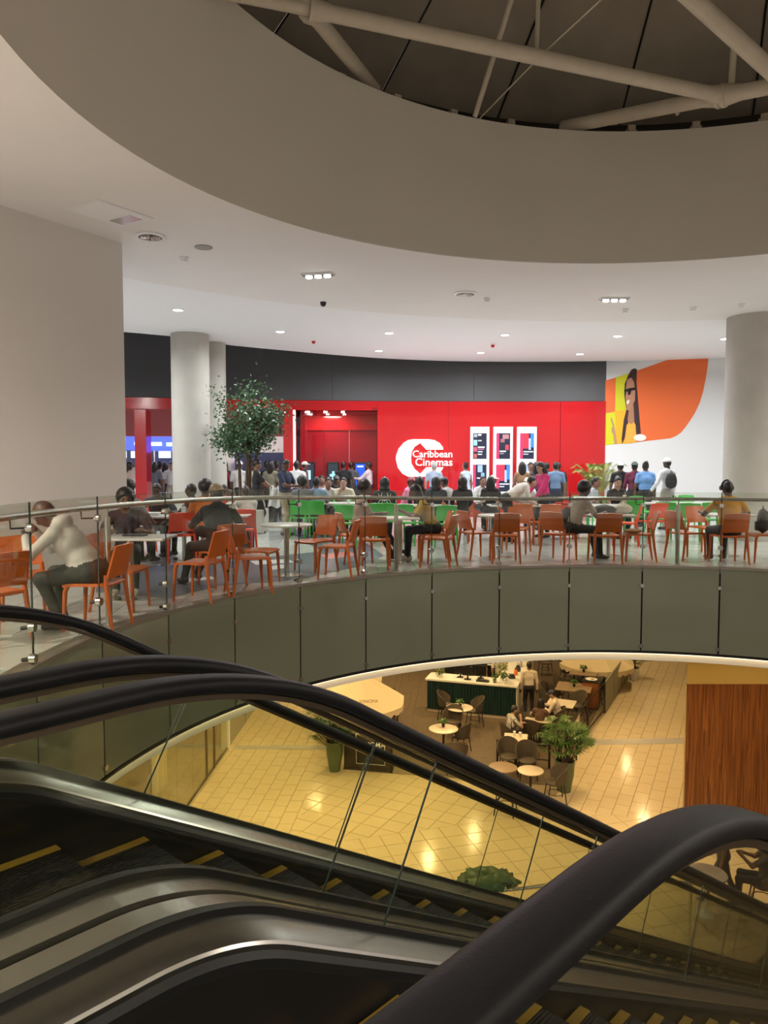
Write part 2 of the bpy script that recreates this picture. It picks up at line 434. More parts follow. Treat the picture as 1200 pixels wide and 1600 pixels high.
# ---------------------------------------------------------------- roof of the atrium
roof = struct(empty('roof_tent', (0, 0, 0)), 'dark fabric tent roof seen through the round opening', 'roof')
NP = 22
def roofpt(k, f): a = 360*k/NP+4; r = lerp(9.6, .3, f); return Vector((upc[0]+r*math.cos(math.radians(a)), upc[1]+r*math.sin(math.radians(a)), 7.05+4.6*f**.8-.25*math.sin(f*PI)))
for k in range(NP):
    mb = MB(); mb.sheet(lambda u, v: roofpt(k+.004+.992*u, v)+Vector((0, 0, .07*math.sin(u*PI))), 4, 10, .02)
    mb.build('fabric_panel', M['roof'], roof, smooth=60)
    mb = MB(); mb.tube([roofpt(k, f/10)-Vector((0, 0, .03)) for f in range(11)], .018, 5); mb.build('seam', M['blackmetal'], roof)
mb = MB(); mb.tube([pol(a*6, UR+.62, DZ+.25, upc) for a in range(60)], .10, 6, closed=True); mb.build('edge_beam', M['blackmetal'], roof)
for a in range(60, 170, 9):
    p = pol(a, UR+.5, DZ+.12, upc); mb = MB(); mb.box((-.09, -.06, 0), (.09, .06, .16)); mb.box((-.05, -.09, .05), (.05, .09, .1)); b = mb.build('clamp', M['tubew'], roof); b.location = p; b.rotation_euler = (0, 0, math.radians(a))
N1 = atY(1128, 150, 11.0); N2 = atY(483, 14, 9.4)
def truss(pts, r, nm, label, joints=()):
    mb = MB(); mb.tube(pts, r, 14)
    o = mb.build(nm, M['tubew'], smooth=50); tag(o, label, 'truss tube')
    for (p, q) in joints:
        d = (q-p).normalized(); j = MB(); j.tube([p, p+d*.06], r*1.5, 14); j.tube([p+d*.06, p+d*.26], [r*1.35, r*1.02], 14); j.build('flange', M['tubew'], o, smooth=50)
    return o
truss([N2, N1], .095, 'truss_tube', 'long cream steel tube crossing the roof opening to the right node', [(N2, N1), (N1, N2)])
truss([N1, atY(880, 199, 13.2)], .105, 'truss_tube', 'cream steel tube dropping from right node behind the drum rim', [(N1, atY(880, 199, 13.2))])
truss([N1, atY(1290, 118, 10.2)], .105, 'truss_tube', 'short cream steel tube leaving right node at picture edge', [(N1, atY(1290, 118, 10.2))])
truss([N2, atY(585, 140, 12.2)], .10, 'truss_tube', 'cream steel tube from upper left node down behind the drum rim', [(N2, atY(585, 140, 12.2))])
truss([N2, atY(395, -4, 8.9), atY(250, -30, 8.4)], .08, 'truss_tube', 'cream steel tube running left from the upper left node')
truss([N2, atY(430, -70, 9.0)], .08, 'truss_tube', 'cream steel tube rising out of frame from upper left node')
truss([atY(1050, -30, 9.0), atY(1260, 160, 9.6)], .10, 'truss_tube', 'diagonal cream steel tube at the upper right corner')
truss([N1+Vector((.12, 0, 0)), atY(1148, 55, 10.9)], .045, 'truss_strut', 'thin upright strut standing on the right node')
truss([atY(742, 182, 12.3), atY(805, -20, 11.2)], .04, 'truss_strut', 'thin cream strut rising from the drum rim past the long tube')
truss([atY(838, 88, 10.4), atY(842, -20, 10.4)], .03, 'truss_strut', 'short thin strut above the middle of the long tube')
truss([atY(745, 190, 12.5), atY(850, 82, 10.3), atY(960, -20, 9.4)], .010, 'tension_cable', 'thin steel cable stretched across the long tube')
truss([atY(1058, 178, 12.2), atY(1056, 158, 11.9)], .03, 'truss_strut', 'short dark bracket on the tube behind the rim')

# ---------------------------------------------------------------- left wall, columns, back walls
mb = MB(); a = Vector((-3.75, 11.2)); b = Vector((-4.69, 9.58)); d = (b-a).normalized(); c = a+d*9; n = Vector((-d.y, d.x))
if n.x > 0: n = -n
mb.prism([(a.x, a.y), (c.x, c.y), (c.x+n.x*1.5, c.y+n.y*1.5), (a.x+n.x*1.5, a.y+n.y*1.5)][::-1], 0, CZ)
struct(mb.build('wall_left', M['wallleft']), 'tall plain beige wall at the left of the food court', 'wall')
def column(x, y, r, label):
    mb = MB(); mb.lathe([(r, 0), (r, CZ+.03)], (x, y, 0), 48); o = mb.build('column', M['conc'], smooth=40); tag(o, label, 'column')
    MB().lathe([(r+.03, 0), (r+.03, .12), (r, .13)], (x, y, 0), 48).build('base_ring', M['chrome'], o, smooth=40)
    return o
column(fx(301, 19.0), 19.0, .46, 'front round concrete column left of the indoor tree')
column(fx(336, 20.3), 20.3, .33, 'slim concrete column tucked behind the large left column')
column(fx(1175, 16.6), 16.6, .62, 'thick round concrete column at the right edge')

wpx = [150, 197, 300, 450, 600, 700, 880, 945]; wY = [22.2, 22.5, 22.9, 23.5, 23.9, 24.0, 24.0, 23.9]
def wp(px, off=0.0):
    Y = interp(px, wpx, wY)-off; return Vector((fx(px, Y, 1.6), Y))
def zof(py, px): return atY(px, py, interp(px, wpx, wY)).z
wb = struct(empty('wall_back'), 'red and charcoal cinema front wall behind the food court', 'wall')
def wallseg(name, px0, px1, z0, z1, m, th=.3, off=0.0, parent=wb, bev=False):
    pts = [wp(px0, off)]+[wp(x, off) for x in wpx if px0 < x < px1]+[wp(px1, off)]
    poly = [(p.x, p.y) for p in pts]+[(p.x, p.y+th) for p in pts[::-1]]
    return MB().prism(poly, z0, z1).build(name, m, parent)
ZR = zof(627, 800)      # top of the red zone
for a, b in zip([150, 300, 520, 740], [299.7, 519.6, 739.6, 945]): wallseg('charcoal_panel', a, b, ZR, 6.3, M['dark'], .3)
ZH = zof(641, 520)
wallseg('red_header', 150, 461, zof(640, 300), ZR-.01, M['red'], .35, .02)
wallseg('red_header', 461.3, 590, ZH, ZR-.01, M['red'], .35, .02)
wallseg('red_panel', 590, 700, 0, ZR-.01, M['red'], .3, .02); wallseg('red_panel', 700.3, 874.5, 0, ZR-.01, M['red'], .3, .02); wallseg('red_panel', 875.2, 945, 0, ZR-.01, M['red'], .3, .02)
wallseg('red_pillar', 211, 229, 0, zof(640, 220)-.005, M['red'], .5, .05)
wallseg('red_pillar', 443, 458, 0, zof(640, 450)-.005, M['red'], .6, .05)
wallseg('light_strip', 458.6, 461.5, 1.2, zof(640, 460)-.02, emat('strip light', (1, .95, .95), 2.2), .08, .06)
# recess with ticket kiosks
p0, p1 = wp(461.5), wp(590); dep = 1.5
rz = ZH
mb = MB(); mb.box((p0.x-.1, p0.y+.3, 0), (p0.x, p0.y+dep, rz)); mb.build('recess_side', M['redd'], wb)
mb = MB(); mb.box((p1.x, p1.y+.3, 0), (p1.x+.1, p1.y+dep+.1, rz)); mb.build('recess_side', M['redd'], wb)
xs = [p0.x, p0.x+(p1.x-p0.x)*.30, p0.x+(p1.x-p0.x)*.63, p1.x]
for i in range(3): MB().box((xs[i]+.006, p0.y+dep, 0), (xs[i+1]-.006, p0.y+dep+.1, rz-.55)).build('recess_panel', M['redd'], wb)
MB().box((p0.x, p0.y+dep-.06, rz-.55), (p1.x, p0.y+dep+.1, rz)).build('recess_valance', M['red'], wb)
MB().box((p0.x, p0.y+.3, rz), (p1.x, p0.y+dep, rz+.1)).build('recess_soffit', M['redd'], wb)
for i, f in enumerate((.12, .34, .56)):
    x = lerp(p0.x, p1.x, f); o = MB().lathe([(.05, 0), (.05, .02)], (x, p0.y+.95, rz-.022), 16).build('recess_downlight', emat('recess lamp', (1, .93, .88), 25), wb)
area('recess_lamp', (lerp(p0.x, p1.x, .4), p0.y+.8, rz-.08), 14, .6, (1, .9, .85))
# lobby behind the openings
lob = struct(empty('wall_lobby'), 'bright cinema lobby seen through the red openings', 'wall')
M['lobw'] = mat('lobby beige wall', (.62, .56, .50), .7, noise=.1, nscale=2); M['lobr'] = mat('lobby rose panel', (.60, .16, .17), .5); M['blue'] = mat('blue counter sign', (.03, .05, .45), .4, emit=(.06, .10, .95), es=1.1)
M['bluew'] = emat('blue white lettering', (.55, .75, 1), 1.6); M['navy'] = mat('navy panel', (.015, .02, .05), .5)
MB().box((-14, 29.5, 0), (-1.5, 29.7, 4.5)).build('lobby_back_wall', M['lobw'], lob)
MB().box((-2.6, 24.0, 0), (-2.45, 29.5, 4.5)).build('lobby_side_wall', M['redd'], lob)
MB().box((-14, 24.2, 3.95), (-2.5, 29.5, 4.05)).build('lobby_ceiling', M['lobw'], lob)
MB().box((-14, 23.9, -.1), (-2.5, 29.6, -.002)).build('lobby_floor', M['tileu'], lob)
MB().box((-14, 25.0, 2.55), (-2.6, 25.2, 3.95)).build('lobby_bulkhead', M['lobr'], lob)
for x0, x1 in ((-11.5, -8.7), (-8.6, -6.1)):
    o = MB().box((x0, 28.9, 1.55), (x1, 29.1, 2.3)).build('menu_board', M['navy'], lob)
    for k in range(4): MB().box((x0+.15+k*.62, 28.88, 1.9), (x0+.6+k*.62, 28.9, 2.15)).build('menu_lettering', M['bluew'], o)
MB().box((-5.6, 28.9, 1.0), (-3.2, 29.1, 2.1)).build('dark_doorway', M['navy'], lob)
mb = MB(); mb.sheet(lambda u, v: Vector((lerp(-9.2, -5.6, u), 26.4+1.0*u-1.2*u*u, lerp(2.05, 2.62, v)+.10*(1-u))), 14, 2, .12)
o = mb.build('curved_blue_sign', M['blue'], lob)
for k in range(5):
    u = .18+.15*k; MB().box((lerp(-9.2, -5.6, u), 26.25+1.0*u-1.2*u*u, 2.22+.1*(1-u)), (lerp(-9.2, -5.6, u)+.38, 26.28+1.0*u-1.2*u*u, 2.34+.1*(1-u))).build('sign_lettering', M['bluew'], o)
for x, y in ((-8.5, 27.8), (-4.5, 27), (-11, 26.5)): area('lobby_lamp', (x, y, 3.9), LOBBY_W, .8, COOL)

# right white wall with the mural
wr0 = Vector((fx(945, 23.9, 1.6), 23.9)); wr1 = Vector((fx(1260, 22.4, 1.6), 22.4))
wr = MB().prism([(wr0.x, wr0.y), (wr1.x, wr1.y), (wr1.x+.1, wr1.y+.3), (wr0.x, wr0.y+.3)], 0, 6.3).build('wall_right', M['wallw'])
struct(wr, 'white wall with an orange mural at the right end', 'wall')
wn = Vector((wr1.y-wr0.y, -(wr1.x-wr0.x), 0)).normalized()
if wn.y > 0: wn = -wn
def onwall(px, py, off):
    d = pix_ray(px, py); O = Vector((wr0.x, wr0.y, 0))+wn*off; E_ = Vector((0, 0, EYE)); return E_+d*((O-E_).dot(wn)/d.dot(wn))
mural = tag(empty('wall_mural', onwall(1000, 690, 0)), 'orange and lime wall graphic of a laughing woman with sunglasses and long braids', 'mural')
mural.location = (0, 0, 0)
def mpoly(name, pts, col, off, rough=.6):
    m = mat('mural '+name+str(off), col, rough); q = [onwall(880+x/3.75, 480+y/3.75, off) for x, y in pts]
    mb = MB(); mb.slab(q, -wn*.003); return mb.build(name, m, mural)
OR = (.80, .145, .03)
mpoly('orange_field', [(432, 372), (630, 302), (852, 290), (845, 360), (835, 420), (820, 495), (800, 560), (772, 620), (740, 670), (715, 705), (690, 735), (660, 755), (630, 768), (490, 784), (440, 790), (400, 790), (405, 380)], OR, .004)
mpoly('orange_square', [(240, 432), (308, 412), (304, 612), (239, 624)], OR, .004)
mpoly('lime_block', [(308, 412), (405, 380), (405, 600), (304, 608)], (.62, .60, .01), .004)
mpoly('lime_block', [(238, 626), (304, 612), (310, 802), (236, 810)], (.62, .60, .01), .004)
mpoly('yellow_block', [(304, 608), (405, 598), (405, 798), (310, 802)], (.85, .42, .015), .004)
mpoly('hair', [(398, 368), (415, 358), (432, 364), (430, 440), (440, 560), (455, 740), (430, 748), (415, 680), (385, 680), (365, 760), (345, 802), (342, 770), (355, 660), (370, 600), (358, 520), (360, 450), (380, 400)], (.035, .012, .014), .008)
mpoly('neck', [(385, 600), (412, 570), (418, 690), (400, 700), (380, 690), (378, 650)], (.42, .19, .11), .012)
mpoly('top', [(372, 690), (385, 676), (400, 686), (414, 672), (424, 690), (428, 760), (428, 792), (356, 800), (365, 740)], (.85, .40, .05), .014)
mpoly('face', [(375, 425), (400, 412), (415, 440), (422, 500), (420, 545), (400, 590), (385, 607), (372, 600), (368, 560), (364, 515), (367, 480)], (.47, .22, .13), .016)
mpoly('sunglasses', [(357, 484), (388, 474), (420, 470), (424, 484), (398, 490), (394, 510), (380, 516), (378, 494), (370, 496), (366, 518), (359, 514)], (.008, .008, .01), .019, .2)
mpoly('smile', [(371, 550), (389, 541), (386, 560), (374, 573)], (.8, .78, .75), .019)
mpoly('pointing_hand', [(276, 652), (284, 648), (298, 690), (306, 735), (316, 802), (301, 802), (293, 745), (283, 728), (284, 704), (291, 700)], (.47, .24, .15), .012)
mpoly('white_cup', [(450+37*math.cos(a*PI/10), 764+20*math.sin(a*PI/10)) for a in range(20)], (.8, .78, .74), .02)

# ---------------------------------------------------------------- balcony fascia and balustrade
TH0 = 83.3; DT = 10.8
joints = [TH0+DT*k for k in range(-5, 12)]
def zr(t): x = min(1, max(0, (t-98)/54)); return 1.05+.12*x*x*(3-2*x)
fas = struct(empty('trim_1'), 'olive frosted glass fascia around the balcony edge', 'fascia')
bal = tag(empty('glass_balustrade'), 'curved frameless glass balustrade with steel handrail along the balcony edge', 'balustrade')
def arcpanel(t0, t1, r, z0f, z1f, th, n=4):
    mb = MB(); mb.sheet(lambda u, v: Vector((*pol(lerp(t0, t1, u), r).xy, lerp(z0f(lerp(t0, t1, u)), z1f(lerp(t0, t1, u)), v))), n, 1, th); return mb
def puck(mb, p, th, r=.035, L=.05):
    d = pol(th, 1)-Vector((CX, CY, 0)); d.z = 0; mb.tube([p-d*L/2, p+d*L/2], r, 14)
for t0, t1 in zip(joints[:-1], joints[1:]):
    arcpanel(t0+.12, t1-.12, RV, lambda t: -1.36, lambda t: -.035, .02).build('frosted_panel', M['frost'], fas, smooth=30)
    arcpanel(t0+.06, t1-.06, RV+.01, lambda t: .012, lambda t: zr(t)+.11, .014).build('glass_panel', G_rail, bal, smooth=30)
for t in joints:
    for z in (-.32, -1.28): mb = MB(); puck(mb, pol(t, RV-.015, z), t, .030, .03); mb.build('panel_clip', M['chrome'], fas, smooth=40)
    for z in (.05, .30, zr(t)-.09):
        mb = MB(); d_ = (pol(t, 1)-Vector((CX, CY, 0))); up_ = z > .9
        mb.tube([pol(t, RV-.012, z), pol(t, RV+.036, z)], .032 if up_ else .038, 14)
        g_ = mb.build('glass_clamp', M['chrome'], bal, smooth=40)
        mb = MB()
        if up_: mb.tube([pol(t, RV+.03, z), pol(t+.8, RV+.12, z), pol(t+.9, RV+.12, zr(t))], .008, 8)
        else: mb.tube([pol(t, RV+.03, z), pol(t, RV+.10, z-.01)], .016, 8)
        mb.build('clamp_arm', M['blackmetal'], g_, smooth=40)
    MB().box((-.006, -.006, .01), (.006, .006, zr(t)+.11)).build('glass_edge', G_edge, bal).location = pol(t, RV+.01, 0)
ring(MB(), [joints[0]+i for i in range(int(joints[-1]-joints[0])+1)], lambda t: pol(t, RV-.03), lambda t: pol(t, RV+.16), -.03, .008)
mb = MB(); ring(mb, [joints[0]+i*2 for i in range(int((joints[-1]-joints[0])/2)+1)], lambda t: pol(t, RV-.03), lambda t: pol(t, RV+.13), -.034, .006); mb.build('edge_strip', mat('anodised edge strip', (.30, .27, .23), .4, .6), fas)
mb = MB(); ring(mb, [joints[0]+i*2 for i in range(int((joints[-1]-joints[0])/2)+1)], lambda t: pol(t, RV+.03), lambda t: pol(t, RV+.08), -1.35, -.04); mb.build('fascia_backing', M['blackmetal'], fas)
mb = MB(); ring(mb, [joints[0]+i*2 for i in range(int((joints[-1]-joints[0])/2)+1)], lambda t: pol(t, RV-.02), lambda t: pol(t, RV+.06), -1.40, -1.37); mb.build('fascia_lower_rail', M['blackmetal'], fas)
hr = [pol(t, RV+.12, zr(t)) for t in np.arange(joints[0], joints[-1]+.1, 2.0)]
MB().tube(hr, .027, 14).build('handrail', M['chrome'], bal, smooth=50)
for t in (35, 78.2, 120.8, 166.6, 200):
    mb = MB(); p = pol(t, RV+.12, 0); mb.lathe([(.05, .006), (.05, .02), (.033, .025), (.033, zr(t)-.10)], p, 18); mb.lathe([(.012, zr(t)-.10), (.012, zr(t)-.02)], p, 10)
    mb.build('post', M['chrome'], bal, smooth=40)
mb = MB(); ring(mb, [joints[0]+i*2 for i in range(int((joints[-1]-joints[0])/2)+1)], lambda t: pol(t, RV+.005), lambda t: pol(t, RV+.05), -1.415, -1.403); mb.build('added_glow_strip', emat('added warm glow strip', (1, .78, .45), 1.6), fas)  # unseen glowing ring, added to light the cream band below the fascia warmly
# slab below: white band, soffit and lower ceiling
mb = MB(); ring(mb, angs, lambda t: pol(t, RV+.06), lambda t: pol(t, RV+.30), -1.53, -1.38)
struct(mb.build('trim_2', mat('cream slab band', (.80, .74, .62), .7)), 'cream lit band below the frosted fascia', 'trim')
mb = MB(); ring(mb, angs, lambda t: pol(t, RV+.30), lambda t: pol(t, 34), -1.54, -1.45)
lc = struct(mb.build('ceiling', mat('lower ceiling paint', (.74, .70, .62), .8)), 'ceiling of the lower storey under the balcony', 'ceiling')
# ================================================================ ESCALATORS
EX = Vector((.6789, .7342, 0)); NX = Vector((-.7342, .6789, 0))
def T(t, s, z): return EX*t+NX*s+Vector((0, 0, z))
SL = math.tan(math.radians(30.2)); TPI = 1.325; HZ = 1.0; RC = 1.55
ANG = math.radians(30.2)
TLOW = TPI+(6.2)/SL
def prof(off):
    """profile polyline (t,z) of a rail line lying off below the handrail, perpendicular to it"""
    L = RC*math.tan(ANG/2); pts = []
    t0 = TPI-L; c0 = (t0, HZ-RC)           # centre of the upper curve
    pts.append((-1.05, HZ)); pts.append((-.5, HZ)); pts.append((0, HZ))
    out = [(-1.05, HZ-off), (-.4, HZ-off), (.3, HZ-off)]
    for i in range(13):
        a = ANG*i/12; out.append((c0[0]+(RC-off)*math.sin(a), c0[1]+(RC-off)*math.cos(a)))
    # lower curve, centre above
    z1 = HZ-6.2; c1 = (TLOW+L, z1+RC)
    m = len(out)
    for i in range(13):
        a = ANG*(1-i/12); out.append((c1[0]-(RC+off)*math.sin(a), c1[1]-(RC+off)*math.cos(a)))
    a0, a1 = out[m-1], out[m]
    mid = [(lerp(a0[0], a1[0], k/8), lerp(a0[1], a1[1], k/8)) for k in range(1, 8)]
    out = out[:m]+mid+out[m:]+[(TLOW+2.2, z1-off)]
    return out
def sweep(mb, sect, offs=None):
    """sect: list of (s, off) points swept along the escalator profile (closed section)"""
    n = len(sect); cols = [prof(off) for s, off in sect]; L = len(cols[0]); vs = []
    for i in range(L):
        for k, (s, off) in enumerate(sect): vs.append(T(cols[k][i][0], s, cols[k][i][1]))
    fs = [(i*n+k, i*n+(k+1) % n, (i+1)*n+(k+1) % n, (i+1)*n+k) for i in range(L-1) for k in range(n)]
    fs += [tuple(range(n)), tuple((L-1)*n+k for k in range(n))[::-1]]
    return mb.add(vs, fs)
GO = .62     # glass bottom below handrail
def oval(s0, w, h, off0, n=14):
    return [(s0+w/2*math.copysign(abs(math.cos(2*PI*k/n))**.6, math.cos(2*PI*k/n)), off0-h/2*math.copysign(abs(math.sin(2*PI*k/n))**.7, math.sin(2*PI*k/n))) for k in range(n)]
def balustrade(root, s0, inner, near=False):
    """inner = +1 when the steps lie on the +s side of this glass"""
    mb = MB(); sweep(mb, oval(s0, .094, .046, -.0)); 
    # newel loops at both ends
    for (tt, zz, dr) in ((-1.05, HZ, -1), (TLOW+2.2, HZ-6.2, 1)):
        R_ = .29; mb.tube([T(tt+dr*R_*math.sin(a*PI/10), s0, zz-R_+R_*math.cos(a*PI/10)) for a in range(11)], .036, 10)
    mb.build('handrail', M['rubber'], root, smooth=50)
    sweep(MB(), [(s0-.02, .024), (s0+.02, .024), (s0+.02, .04), (s0-.02, .04)]).build('handrail_guide', mat('bronze guide', (.12, .09, .06), .4, .8), root)
    # glass panes, split along the slope
    top = prof(.04); bot = prof(GO); L = len(top)
    def panes(cuts):
        for k in range(len(cuts)-1):
            mb = MB(); a, b = cuts[k], cuts[k+1]
            def at(P, f):
                i = min(int(f), L-2); r = f-i; return (lerp(P[i][0], P[i+1][0], r), lerp(P[i][1], P[i+1][1], r))
            F = [lerp(a, b, q/8) for q in range(9)]
            g = .012
            vs = []
            for q, f in enumerate(F):
                u = at(top, f); v = at(bot, f); dt = g*((q == 0)-(q == 8))
                for ds in (-.005, .005): vs += [T(u[0]+dt, s0+ds, u[1]), T(v[0]+dt, s0+ds, v[1])]
            fs = []
            for q in range(8):
                o_ = q*4; p_ = o_+4; fs += [(o_, o_+1, p_+1, p_), (o_+2, p_+2, p_+3, o_+3), (o_, p_, p_+2, o_+2), (o_+1, o_+3, p_+3, p_+1)]
            fs += [(0, 2, 3, 1), (32, 33, 35, 34)]
            mb.add(vs, fs); mb.build('glass_pane', G_esc, root)
            if k:
                u = at(top, a); v = at(bot, a)
                e = MB()
                e.tube([T(u[0], s0, u[1]), T(v[0], s0, v[1])], .0042, 6); e.build('pane_joint', G_edge, root)
    bt = [p[0] for p in bot]; panes([0]+[float(np.interp(x, bt, range(L))) for x in (.45, 1.82, 3.06, 4.48, 5.95, 7.4, 8.8, 10.2, 11.6)]+[L-1])
    # gasket, inner deck, skirt, outer deck
    i_ = inner
    sweep(MB(), [(s0-.016, GO-.022), (s0+.016, GO-.022), (s0+.016, GO+.03), (s0-.016, GO+.03)]).build('glass_gasket', M['gasket'], root)
    sweep(MB(), [(s0+i_*.016, GO), (s0+i_*.03, GO+.003), (s0+i_*.098, GO+.036), (s0+i_*.104, GO+.044), (s0+i_*.104, GO+.10), (s0+i_*.016, GO+.10)][::(1 if i_ > 0 else -1)]).build('inner_deck', M['brushed'], root, smooth=25)
    sweep(MB(), [(s0+i_*.104, GO+.058), (s0+i_*.118, GO+.075), (s0+i_*.118, GO+.11), (s0+i_*.104, GO+.11)][::(1 if i_ > 0 else -1)]).build('skirt_trim', M['gasket'], root)
    sweep(MB(), [(s0+i_*.10, GO+.10), (s0+i_*.122, GO+.10), (s0+i_*.122, GO+.62), (s0+i_*.10, GO+.62)][::(1 if i_ > 0 else -1)]).build('skirt_panel', M['skirt'], root)
    ow = .15 if (s0 < .5 or s0 > 3) else .132
    sweep(MB(), [(s0-i_*.016, GO), (s0-i_*ow, GO), (s0-i_*ow, GO+.03), (s0-i_*.016, GO+.03)][::(-1 if i_ > 0 else 1)]).build('outer_deck', (mat('satin grey deck', (.36, .33, .30), .26, .85, noise=.05, nscale=3) if s0 > .5 else M['skirt']), root)
    sweep(MB(), [(s0-i_*(ow-.005), GO+.03), (s0-i_*ow, GO+.03), (s0-i_*ow, GO+1.15), (s0-i_*(ow-.005), GO+1.15)][::(-1 if i_ > 0 else 1)]).build('truss_cladding', M['skirt'], root)
W_E = 1.24
def escalator(s0, label):
    root = tag(empty('escalator', T(1.3, s0+W_E/2, 0)), label, 'escalator'); root.location = (0, 0, 0)
    balustrade(root, s0, 1); balustrade(root, s0+W_E, -1)
    a, b = s0+.135, s0+W_E-.135
    # landing plate with comb
    MB().add([T(-1.6, a, 0), T(.55, a, 0), T(.55, b, 0), T(-1.6, b, 0), T(-1.6, a, -.05), T(.55, a, -.05), T(.55, b, -.05), T(-1.6, b, -.05)], [(0, 1, 2, 3), (7, 6, 5, 4), (0, 4, 5, 1), (1, 5, 6, 2), (2, 6, 7, 3), (3, 7, 4, 0)]).build('landing_plate', M['brushed'], root)
    n = 0; t = .55; z = 0.0; k = 0
    me = {}
    mbt = MB(); mbt.box((0, 0, -.04), (.396, b-a, 0)); mt = mbt.mesh('tread', M['groove'])
    mbr = MB()
    mr = MB().sheet(lambda u, v: Vector((.396+.03*math.sin(v*PI/2), u*(b-a), -.04-v*.20)), 1, 4, .004).mesh('riser', M['groove'])
    my = MB().box((0, 0, .0005), (.396, .045, .003)).box((0, b-a-.045, .0005), (.396, b-a, .003)).box((.355, 0, .0005), (.396, b-a, .003)).mesh('line', M['yellow'])
    yl = MB().box((0, b-a-.05, .0005), (.40, b-a, .003)).mesh('line', M['yellow']); yr = MB().box((0, 0, .0005), (.40, .05, .003)).mesh('line', M['yellow'])
    rot = math.atan2(EX.y, EX.x)
    while t < TLOW+1.2:
        # nosing line: flat, then 30 degrees, then flat
        def zn(tt):
            zz = -(tt-1.15)*SL
            if tt < .95: zz = 0
            elif tt < 1.85: zz = -SL*(tt-.95)**2/1.7
            else: zz = -SL*.4765-(tt-1.85)*SL
            return max(zz, LZ)
        z = zn(t+.2)
        st = link(None, 'step', root, T(t, a, z)); st.rotation_euler = (0, 0, rot)
        link(mt, 'tread', st); link(mr, 'riser', st); link(yl, 'yellow_line', st); link(yr, 'yellow_line', st)
        t += .4; k += 1
    # underside pan
    sweep(MB(), [(a-.02, GO+1.12), (b+.02, GO+1.12), (b+.02, GO+1.15), (a-.02, GO+1.15)]).build('truss_underside', M['skirt'], root)
    return root
escalator(.455, 'near escalator with black handrail running down to the right, closest to the viewer')
escalator(.455+W_E+.30, 'farther escalator running down beside the frosted balcony fascia')
# ================================================================ LOWER STOREY
fl2 = struct(MB().box((-26, -20, LZ-.2), (30, 44, LZ-.012)).build('floor', M['groutl']), 'cream tiled floor of the lower storey', 'floor')
P = lambda px, py, z=LZ: tuple(atz(px, py, z).xy)
A0, A1 = P(492, 1195), P(455, 1330); s0, s1 = P(529, 1315), P(880, 1266); s2 = P(1100, 1290); D0, D1 = P(872, 1240), P(985, 1043)
inA, inB, inC, inD = (-4, 18), (2, 17.5), (2, 12), (8, 20)
angA = math.atan2(-.09, 1); angD = -math.atan2(D1[0]-D0[0], D1[1]-D0[1]); angC = math.atan2(s1[1]-s0[1], s1[0]-s0[0])
tl = tiles([line(A0, A1, inA)], (-3, 12), angA, .32, .58, LZ, ((-16, 30), (-6, 40)), .5)
tl += tiles([line(D0, D1, inD), line(s1, s2, inD)], D0, angD, .33, .60, LZ, ((-4, 30), (-14, 30)), .5)
tl += tiles([line(A0, A1, inB), line(D0, D1, inB), line(s0, s1, inB)], s0, angC+PI/4, .46, .46, LZ, ((-20, 30), (-20, 30)))
tl += tiles([line(A0, A1, inC), line(s0, s1, inC), line(s1, s2, inC)], s0, angC, .44, .44, LZ, ((-20, 40), (-20, 2)))
lay(fl2, tl, LZ-.012, LZ, M['tilel'], 300)
tag(MB().box((-4.1, 20.72, LZ), (-.9, 20.98, LZ+.006)).build('expansion_strip', mat('satin strip', (.52, .50, .45), .35, .3)), 'steel expansion strip in the floor by the left shop window', 'floor strip')
tag(MB().slab([(*P(922, 1164), LZ), (*P(1068, 1162), LZ), (*P(1068, 1153), LZ), (*P(927, 1156), LZ)], (0, 0, .006)).build('expansion_strip', mat('satin strip', (.52, .50, .45), .35, .3)), 'steel expansion strip across the right hand walkway', 'floor strip')
# cafe deck
dk = [P(575, 1206), P(640, 1211), P(720, 1217), P(868, 1244), P(905, 1168), P(943, 1115), P(980, 1058), P(1000, 1022), P(600, 1040)]
d0 = dk[0]
deck = struct(MB().prism(dk, LZ, LZ+.006).build('floor', M['groutl']), 'brown plank floor of the cafe seating area', 'floor')
pl = []
for d, q in tiles([line(dk[i], dk[(i+1) % len(dk)], (3.5, 22)) for i in range(len(dk))], (3, 20), -.10, .22, 1.6, LZ, ((-30, 40), (-4, 10)), .5, .003): pl.append((d, q))
lay(deck, pl, LZ+.006, LZ+.02, M['deck'], 220, 'plank')
DZk = LZ+.02
# lower walls that close the place
w2 = MB(); w2.box((-9, 40, LZ), (14, 40.2, -1.45)); w2.box((14, 7, LZ), (14.2, 40, -1.45)); struct(w2.build('wall_lower_back', mat('lower wall paint', (.62, .52, .34), .8)), 'warm beige far walls of the lower storey', 'wall')
# wood clad block at right
wbk = struct(empty('wall_wood_block'), 'strip wood clad wall block with yellow paint above it', 'wall')
c0 = atz(1067, 1288, LZ)
MB().prism([(c0.x, c0.y), (c0.x+6, c0.y), (c0.x+7.4, c0.y+2.6), (c0.x+1.4, c0.y+2.6)], LZ, -3.12).build('wood_cladding', M['strip'], wbk)
MB().prism([(c0.x+.04, c0.y+.05), (c0.x+6, c0.y+.05), (c0.x+7.4, c0.y+2.6), (c0.x+1.44, c0.y+2.6)], -3.12, -1.45).build('yellow_upper_wall', mat('yellow ochre paint', (.62, .44, .14), .8), wbk)
MB().box((c0.x-.012, c0.y-.012, LZ), (c0.x+.012, c0.y+.02, -3.12)).build('corner_bead', mat('pale bead', (.5, .36, .18), .6), wbk)
